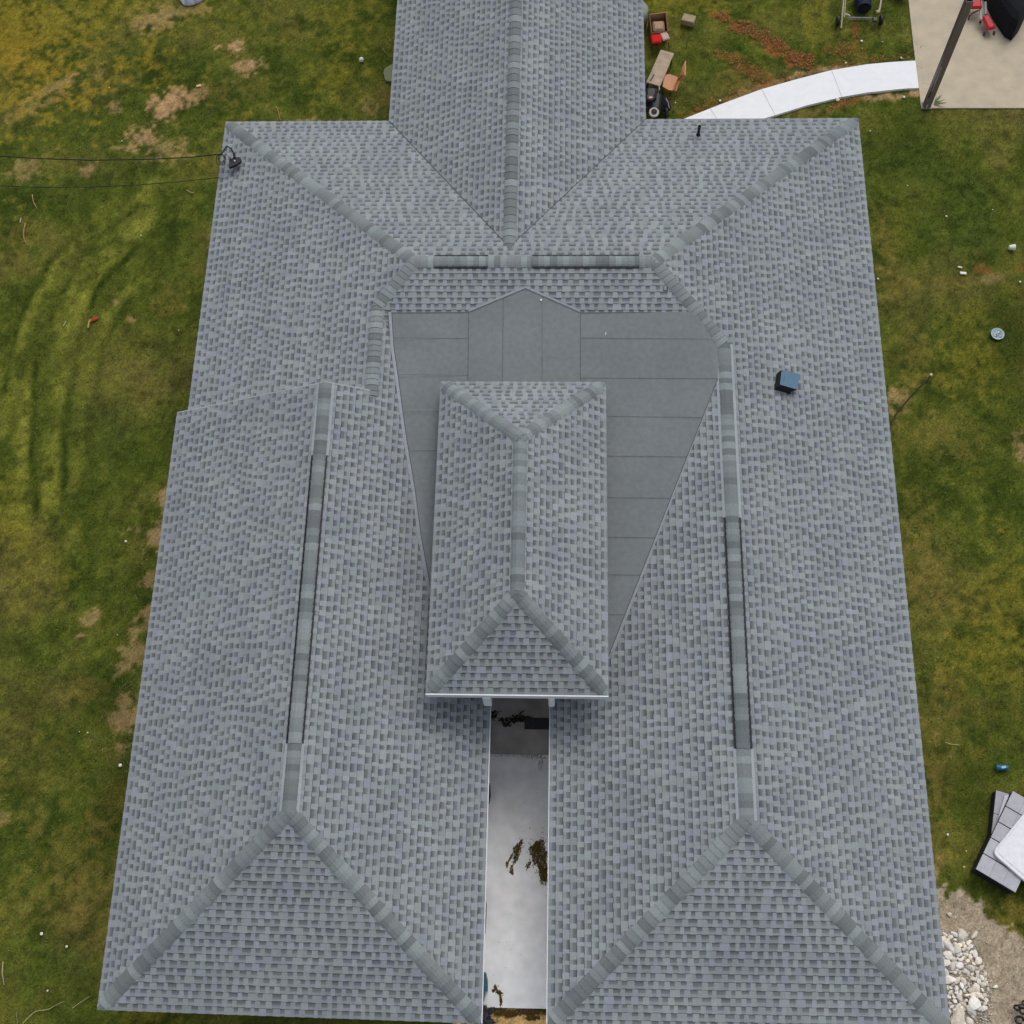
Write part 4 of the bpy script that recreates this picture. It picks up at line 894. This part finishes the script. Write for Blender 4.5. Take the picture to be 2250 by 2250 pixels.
# rubble fines below the rocks
mb = MB()
for k in range(1500):
    py = RG.uniform(2045,2262); r_ = 2128+(py-2052)*.5 if py < 2150 else 2180
    px = RG.uniform(2055, r_); p = G(px, py, 0); s = RG.uniform(.008,.028); b = RG.uniform(.35,.8)
    a = RG.uniform(0,6.28); q = [(p[0]+s*math.cos(a+i*1.57)*RG.uniform(.6,1.2), p[1]+s*math.sin(a+i*1.57)*RG.uniform(.6,1.2), .0) for i in range(4)]
    t_ = (p[0], p[1], s*1.1)
    for i in range(4): mb.face([q[i], q[(i+1)%4], t_], (b, b*.93, b*.84))
tag(mb.build('rubble', M['stone']), 'small pale stone chips between the heaped rocks', 'rubble', kind='stuff')

# black wrought scroll at the lower right
g = G(2240,2235,0); ws = empty('plant_stand', g, 'black scrolled metal stand at the lower right edge', 'stand')
for (x, y, r, rr) in ((2234,2215,.055,.022),(2247,2222,.07,.024),(2240,2243,.09,.026),(2252,2205,.06,.02)):
    c_ = rel(x, y, .12, g); mb = MB(); mb.tube([(c_[0]+r*math.cos(t)*(1-.06*t), c_[1]+r*math.sin(t)*(1-.06*t), .12+.02*math.sin(2*t)) for t in np.linspace(0, 5.2, 14)], rr, 7, col=(.008,.008,.008)); mb.build('scroll', M['paint'], ws, loc=(0,0,0))
for (x, y) in ((2243,2208),(2252,2240)):
    c_ = rel(x, y, .1, g); mb = MB(); mb.tube([(c_[0], c_[1], 0), (c_[0], c_[1], .14)], .015, 6, col=(.008,.008,.008)); mb.build('leg', M['paint'], ws, loc=(0,0,0))

# ------------------------------------------------------------------ courtyard bits
g = G(1180,1592,.044); mb = MB(); mb.box((g[0]+.05,g[1]+.02,.052), (.66,.26,.016), col=(.06,.058,.056)); o = mb.build('door_mat', M['cloth'], loc=(0,0,0)); tag(o, 'dark flat mat on the shaded slab under the raised roof', 'mat')
def moss(lab, blobs, n, cols=((.13,.092,.018),(.07,.05,.012),(.19,.14,.03)), z=.042, sz=(.008,.022)):
    mb = MB(); c0_ = G(blobs[0][0], blobs[0][1], z)
    for k in range(n):
        bx_, by_, rx, ry, a_ = blobs[int(RG.random()*len(blobs))] if len(blobs) < 2 else RG.choices(blobs, weights=[b[2]*b[3] for b in blobs])[0]
        t = RG.uniform(0,6.283); r = math.sqrt(RG.random())*(1+.18*math.sin(3*t+bx_)+.14*math.sin(7*t+by_))*(1+(RG.expovariate(3) if RG.random() < .22 else 0)); u_, v_ = rx*r*math.cos(t), ry*r*math.sin(t)
        c_ = G(bx_+u_*math.cos(a_)-v_*math.sin(a_), by_+u_*math.sin(a_)+v_*math.cos(a_), z); s = RG.uniform(*sz); a = RG.uniform(0,6.28); cc = cols[int(RG.random()*len(cols))]
        q = [c_-c0_+np.array([s*math.cos(a+i*2.1)*RG.uniform(.6,1.3), s*math.sin(a+i*2.1)*RG.uniform(.6,1.3), 0]) for i in range(3)]; t_ = c_-c0_+np.array([0,0,s*RG.uniform(.4,1.2)])
        for i in range(3): mb.face([q[i], q[(i+1)%3], t_], cc)
    o = mb.build('moss', M['leaf'], loc=(0,0,0)); o.location = c0_.tolist(); return tag(o, lab, 'moss', kind='stuff')
moss('brown green moss patch against the right side of the slab', [(1185,1880,17,33,-.2),(1194,1920,9,22,-.25),(1180,1862,9,14,0),(1161,1901,4,9,.4)], 2600)
moss('thin curled line of moss on the middle of the slab', [(1137,1865,8,12,.3),(1133,1884,5,12,.2),(1146,1850,3,6,0),(1124,1912,4,10,0),(1121,1886,1.5,14,.5),(1114,1899,3,5,0)], 800)
moss('small tuft of moss near the end of the slab', [(1088,2170,3,6,0),(1096,2180,7,4,.6),(1100,2197,2.5,12,-.1),(1084,2177,3,3,0)], 360)
moss('dark leaf debris across the shaded slab', [(1120,1583,26,6,0),(1145,1577,22,6,0),(1113,1593,10,4,0),(1085,1571,8,10,.3),(1146,1565,6,1.5,-.7)], 1000, ((.06,.045,.025),(.04,.03,.02)), .047)
moss('dark grit along the slab joint', [(1180,1664,22,4,0),(1130,1661,60,1.5,0),(1188,1680,6,14,.2)], 260, ((.05,.04,.02),(.03,.025,.015)), .042, (.004,.013))
moss('scattered dark specks on the pale slab', [(1150,1750,40,90,0),(1130,2080,40,80,0)], 40, ((.09,.08,.06),), .042, (.004,.010))
# soil and moss past the slab end
moss('brown moss fringe on the sand past the slab end', [(1150,2224,48,6,0),(1120,2230,14,6,0),(1170,2236,14,6,0),(1100,2222,14,4,0)], 1600, ((.14,.08,.02),(.09,.05,.015),(.2,.12,.04)), .01)
g = G(1068,2236,.0); mb = MB()
for k in range(120):
    a = random.uniform(0, 6.28); el = random.uniform(.1,.9); L_ = random.uniform(.06,.24); b_ = Vector((random.uniform(-.05,.05), random.uniform(-.14,.14), random.uniform(.0,.15)))
    d = Vector((math.cos(a)*math.cos(el), math.sin(a)*math.cos(el), math.sin(el))); s = Vector((-math.sin(a), math.cos(a), 0))*L_*.2
    mb.face([b_, b_+d*L_*.5-s, b_+d*L_, b_+d*L_*.5+s], random.choice(((.05,.045,.06),(.035,.032,.045),(.07,.065,.08))))
o = mb.build('shrub', M['leaf'], loc=(0,0,0)); o.location = g.tolist(); tag(o, 'small dark purple leafed plant at the bottom end of the gap', 'plant')
# teal board, dark green hose and black disc peeping from under the left eave
def sliver(name, pts, z0, z1, col, lab, cat):
    q = [G(x, y, z1) for x, y in pts]; g = sum(q)/len(q)*np.array([1,1,0]); mb = MB(); mb.prism([(p[0]-g[0],p[1]-g[1]) for p in q][::-1], z0, z1, col=col); o = mb.build(name, M['paint'], loc=(0,0,0)); o.location = g.tolist(); return tag(o, lab, cat)
sliver('paddle_board', [(1061,2136),(1066,2136),(1070,2155),(1070,2176),(1066,2178),(1059,2204),(1045,2210),(1040,2130)], .05, .5, (.015,.10,.13), 'teal board standing against the left wall near the end of the gap', 'board')
sliver('watering_can', [(1070,1712),(1076,1722),(1077,1745),(1073,1762),(1055,1764),(1050,1712)], .05, .40, (.012,.012,.018), 'black rounded tub peeping out under the left eave in the gap', 'tub')
sliver('storage_box', [(1062,1955),(1068,1985),(1067,2015),(1065,2050),(1045,2055),(1045,1955)], .05, .35, (.02,.06,.055), 'dark green box edge under the left eave in the gap', 'box')

# ------------------------------------------------------------------ small things on the lawn
def small(name, px, py, mk, lab, cat, z=.01, grp=None):
    g = G(px, py, z); mb = MB(); m_ = mk(mb); o = mb.build(name, m_ or M['paint'], loc=(0,0,0)); o.location = g.tolist(); return tag(o, lab, cat, grp)
def ball(r, col, m='paint', fl=1.0): return lambda mb: (mb.lathe((0,0,r*fl), [(r*math.sin(t), -r*fl*math.cos(t)) for t in np.linspace(.15, 2.99, 8)], 14, col=col), M[m])[1]
small('ball', 795, 135, ball(.07,(.60,.66,.55)), 'pale round ball on dark grass near the back wing', 'ball')
small('glass_dish', 2191, 735, lambda mb: (mb.lathe((0,0,0), [(.10,0),(.155,.02),(.165,.045),(.14,.04),(.09,.02),(.02,.018)], 24, col=(.30,.40,.42)), [mb.box((random.uniform(-.09,.09),random.uniform(-.09,.09),.045),(.03,.02,.01),rz=random.random()*3,col=random.choice(((.6,.65,.66),(.15,.2,.2),(.45,.5,.55)))) for _ in range(22)], M['paint'])[2], 'round glassy dish lying on the right lawn', 'dish')
small('cup', 2221, 547, lambda mb: (mb.lathe((0,0,.07), [(.055,-.07),(.085,.08),(.07,.08),(.045,-.05)], 16, axis='x', col=(.66,.70,.58)), M['paint'])[1], 'white paper cup on its side on the right lawn', 'cup')
small('can', 2199, 1688, lambda mb: (mb.lathe((0,0,.07), [(.05,-.13),(.065,-.12),(.065,.12),(.05,.13)], 16, axis='x', col=(.02,.10,.20)), mb.box((0.02,0,.138),(.10,.05,.004),rz=.2,col=(.25,.5,.55)), M['paint'])[2], 'blue drink can lying above the grey platforms', 'can')
small('shell', 2109, 588, lambda mb: (mb.box((0,0,.02),(.11,.05,.03),rz=-.2,bev=.018,col=(.68,.64,.50)), M['paint'])[1], 'upper of two cream scraps beside red soil on the right lawn', 'scrap')
small('shell', 2116, 601, lambda mb: (mb.box((0,0,.02),(.16,.08,.035),rz=-.1,bev=.03,col=(.74,.72,.62)), M['paint'])[1], 'lower and larger of two cream scraps beside red soil on the right lawn', 'scrap')
small('cardboard_scrap', 437, 189, lambda mb: (mb.box((0,0,.012),(.13,.07,.02),rz=.2,bev=.004,col=(.62,.42,.25)), M['cloth'])[1], 'tan cardboard scrap between two bare patches on the left lawn', 'scrap')
small('toy', 207, 705, lambda mb: (mb.box((0,.04,.02),(.20,.10,.04),rz=.5,bev=.02,col=(.34,.05,.02)), mb.tube([(-.09,.02,.03),(-.12,-.08,.03),(-.12,-.22,.02)],.022,7,col=(.50,.28,.10)), M['cloth'])[2], 'red and orange scrap shaped like a hook on the left lawn', 'scrap')
# blue white bag, top left
def bag(mb):
    r = random.Random(3); n = 26; rings = []
    for f_, z_ in ((1,0),(1.02,.08),(.9,.22),(.6,.33),(.2,.38)):
        rings.append([((.36*f_*(1+.05*math.sin(k*7.1)+.03*r.random()))*math.cos(2*math.pi*k/n), .42*f_*(1+.06*math.sin(k*5.3))*math.sin(2*math.pi*k/n), z_*(1+.1*math.sin(k*4.0))) for k in range(n)])
    for a, b in zip(rings, rings[1:]):
        for k in range(n): c = .50+.35*((k*37)%7)/7; mb.face([a[k], a[(k+1)%n], b[(k+1)%n], b[k]], (c, c*1.04, c*1.2))
    mb.face(rings[-1], (.5,.52,.6)); return M['cloth']
small('bag', 422, -12, bag, 'crumpled blue white plastic bag at the top edge of the left lawn', 'bag')
# flat grey green stone by the back wing
small('stepping_stone', 856, 165, lambda mb: (mb.prism([(-.13,.20),(-.17,.05),(-.10,-.22),(.02,-.26),(.2,-.24),(.25,.3),(.05,.33)][::-1], 0, .06, col=(.20,.21,.12)), M['stone'])[1], 'flat olive grey stone half under the left eave of the back wing', 'stone')
def stick(px, lab, col=(.30,.22,.11), r=.012, z=.02, name='stick', grp=None, cat='stick'):
    q = [G(x, y, z+.01*(i%2)) for i, (x, y) in enumerate(px)]
    if len(q) > 2:       # smooth through the given points
        out = []
        for i in range(len(q)-1):
            p0, p1, p2, p3 = q[max(i-1,0)], q[i], q[i+1], q[min(i+2,len(q)-1)]
            for t in (0,.25,.5,.75): out.append(.5*((2*p1)+(-p0+p2)*t+(2*p0-5*p1+4*p2-p3)*t*t+(-p0+3*p1-3*p2+p3)*t**3))
        q = out+[q[-1]]
    g = q[0]; mb = MB(); n_ = len(q); mb.tube([p-g for p in q], [r*(1-.5*i/n_) for i in range(n_)], 6, col=col); o = mb.build(name, M['wood'], loc=(0,0,0)); o.location = g.tolist(); return tag(o, lab, cat, grp)
stick([(2045,826),(2000,872),(1969,910),(1961,925),(1957,943)], 'long dark bent rod lying on grass by the right eave', (.035,.03,.022), .018)
small('ball', 2045, 825, ball(.035,(.65,.62,.5)), 'small cream knob at the end of the dark rod', 'knob', .03)
stick([(71,428),(74,445),(82,459)], 'upper of two curved tan twigs on the left lawn', (.36,.22,.11), .016)
stick([(56,490),(52,510),(54,528),(63,540)], 'lower and longer of two curved tan twigs on the left lawn', (.36,.19,.09), .018)
stick([(46,479),(44,489)], 'short white straw above the longer curved twig', (.6,.58,.4), .012)
stick([(145,706),(139,716)], 'short pale straw left of the red hooked scrap', (.5,.5,.34), .010)
stick([(606,234),(610,240),(616,264)], 'thin orange twig just above the upper left eave', (.42,.24,.09), .012)
stick([(410,417),(418,422),(427,424)], 'pale twig beside the left eave below the wires', (.40,.29,.16), .012)
stick([(840,106),(846,114),(856,125)], 'grey twig on dark grass beside the back wing', (.22,.17,.12), .010)
stick([(7,2113),(5,2135),(7,2150),(9,2164)], 'straight pale stick at the lower left edge', (.36,.32,.18), .014)
stick([(50,2249),(66,2232),(80,2222),(105,2218),(120,2210),(141,2200)], 'long pale curved stick in the lower left corner', (.36,.33,.15), .010)
stick([(159,2215),(176,2203),(198,2189)], 'pale stick pointing at the lower left roof corner', (.36,.33,.16), .009)
stick([(35,2226),(37,2237),(38,2250)], 'short olive stick at the bottom left', (.26,.26,.10), .009)
stick([(2078,1631),(2090,1635),(2109,1637)], 'thin yellow straw on the right lawn above the platforms', (.45,.42,.2), .009)
stick([(1626,140),(1622,146),(1618,151)], 'short pale twig among the leaves near the path', (.5,.36,.16), .008)
DOTS = [(1912,288,'below the upper right roof corner',.016),(1994,408,'on the right lawn north of the cup',.018),(2079,476,'upper right lawn, left of the tiny one',.028),(2181,461,'tiny, far right of the upper lawn',.016),(1929,613,'touching the right eave beside the straw band',.026),(2241,620,'at the right edge below the red soil',.03),
 (1893,91,'below the hose cart, larger',.032),(1939,92,'below the hose cart, right one',.016),(1980,128,'just above the path near the patio',.030),(1858,139,'just above the middle of the path',.030),(1840,221,'just below the path joint',.055),(1986,214,'below the path near the patio corner',.035),(1582,222,'at the upper edge of the path near the roof',.035),(1484,226,'in grass right of the mower',.018),
 (310,518,'round, on the left lawn below the wires',.022),(393,726,'small, near the left eave above the step',.016),(92,2052,'oblong, lower left lawn',.035),(147,2080,'lower left lawn near the eave',.028),(105,2177,'round, lower left lawn',.022),(193,1610,'left lawn beside the lower eave',.018),(175,1608,'second near the lower left eave',.012),(265,1682,'longish, beside the lower left eave',.04),(258,1395,'beside bare soil on the left',.014),(277,1190,'beside the cracked bare patch on the left',.03),
 (2118,1905,'on grass left of the platform corner',.022),(2082,1834,'on dry grass beside the right eave',.026),(2123,1870,'on dry grass left of the grey platform',.014),(268,310,'on the upper left lawn under the wires',.018),(240,193,'upper left between bare patches',.018),(1932,1542,'under the right wing eave',.02)]
for (x, y, w_, r) in DOTS:
    small('pebble', x, y, ball(r, random.choice(((.70,.68,.52),(.62,.64,.40),(.74,.73,.66))), 'stone', .6), 'pale pebble '+w_, 'pebble', .015, 'pale pebbles scattered on the lawn')

# fallen leaves and litter
mb = MB(); LV = [(b[0],b[1],b[2],b[3],b[4],b[6]) for b in BL if b[5] == 'r' and 1500 < b[0] < 1900 and b[1] < 240]
lv = []
for (px, py, rx, ry, a, s) in LV:
    c_ = G(px, py); n_ = int(rx*ry*5200*s)
    for k in range(n_):
        t = random.uniform(0,6.283); r = math.sqrt(random.random())*1.05; u_, v_ = rx*r*math.cos(t), ry*r*math.sin(t)
        lv.append((c_[0]+u_*math.cos(a)-v_*math.sin(a), c_[1]+u_*math.sin(a)+v_*math.cos(a)))
for i in range(900):
    t = random.random(); px = 1520+t*480; up_y = np.interp(px, [q[0] for q in up], [q[1] for q in up]); c_ = G(px, up_y-abs(random.gauss(0,9))-3); lv.append((c_[0], c_[1]))
for (x, y) in lv:
    if fbm(np.array([x]), np.array([y]), .3, 40, 4)[0] < .40: continue
    s = random.uniform(.009,.026); a = random.uniform(0,6.28); tl = random.uniform(-.4,.4); cc = random.choice(((.26,.085,.018),(.20,.06,.015),(.28,.11,.035),(.34,.17,.06),(.13,.045,.012),(.20,.09,.03)))
    ca_, sa_ = math.cos(a), math.sin(a)
    q = [(x+(u_*ca_-v_*sa_)*s, y+(u_*sa_+v_*ca_)*s, .022+u_*tl*s+random.random()*.012) for u_, v_ in ((-1,0),(0,-.6),(1,0),(0,.6))]; mb.face(q, cc)
tag(mb.build('fallen_leaves', M['leaf']), 'rust coloured fallen leaves and needles strewn over the grass above the path', 'leaves', kind='stuff')
# dry litter beside the walls
mb = MB()
for i in range(500):
    side = random.random()
    if side < .6: px, py = random.uniform(250,345)-0, random.uniform(1080,1700); px = random.gauss(420-(py-900)*.155, 40)-30
    else: px, py = random.uniform(1980,2110), random.uniform(700,1900)
    c_ = G(px, py); a = random.uniform(0,3.14); L_ = random.uniform(.015,.045); w_ = .003; d = np.array([math.cos(a),math.sin(a)]); p_ = np.array([-d[1],d[0]])*w_
    mb.face([(c_[0]-d[0]*L_-p_[0], c_[1]-d[1]*L_-p_[1], .03), (c_[0]+d[0]*L_-p_[0], c_[1]+d[1]*L_-p_[1], .035), (c_[0]+d[0]*L_+p_[0], c_[1]+d[1]*L_+p_[1], .035), (c_[0]-d[0]*L_+p_[0], c_[1]-d[1]*L_+p_[1], .03)], random.choice(((.22,.18,.09),(.17,.14,.07),(.28,.25,.15))))
tag(mb.build('straw', M['leaf']), 'dry straw and clippings lying along the house walls', 'straw', kind='stuff')

sc.cycles.max_bounces = 6
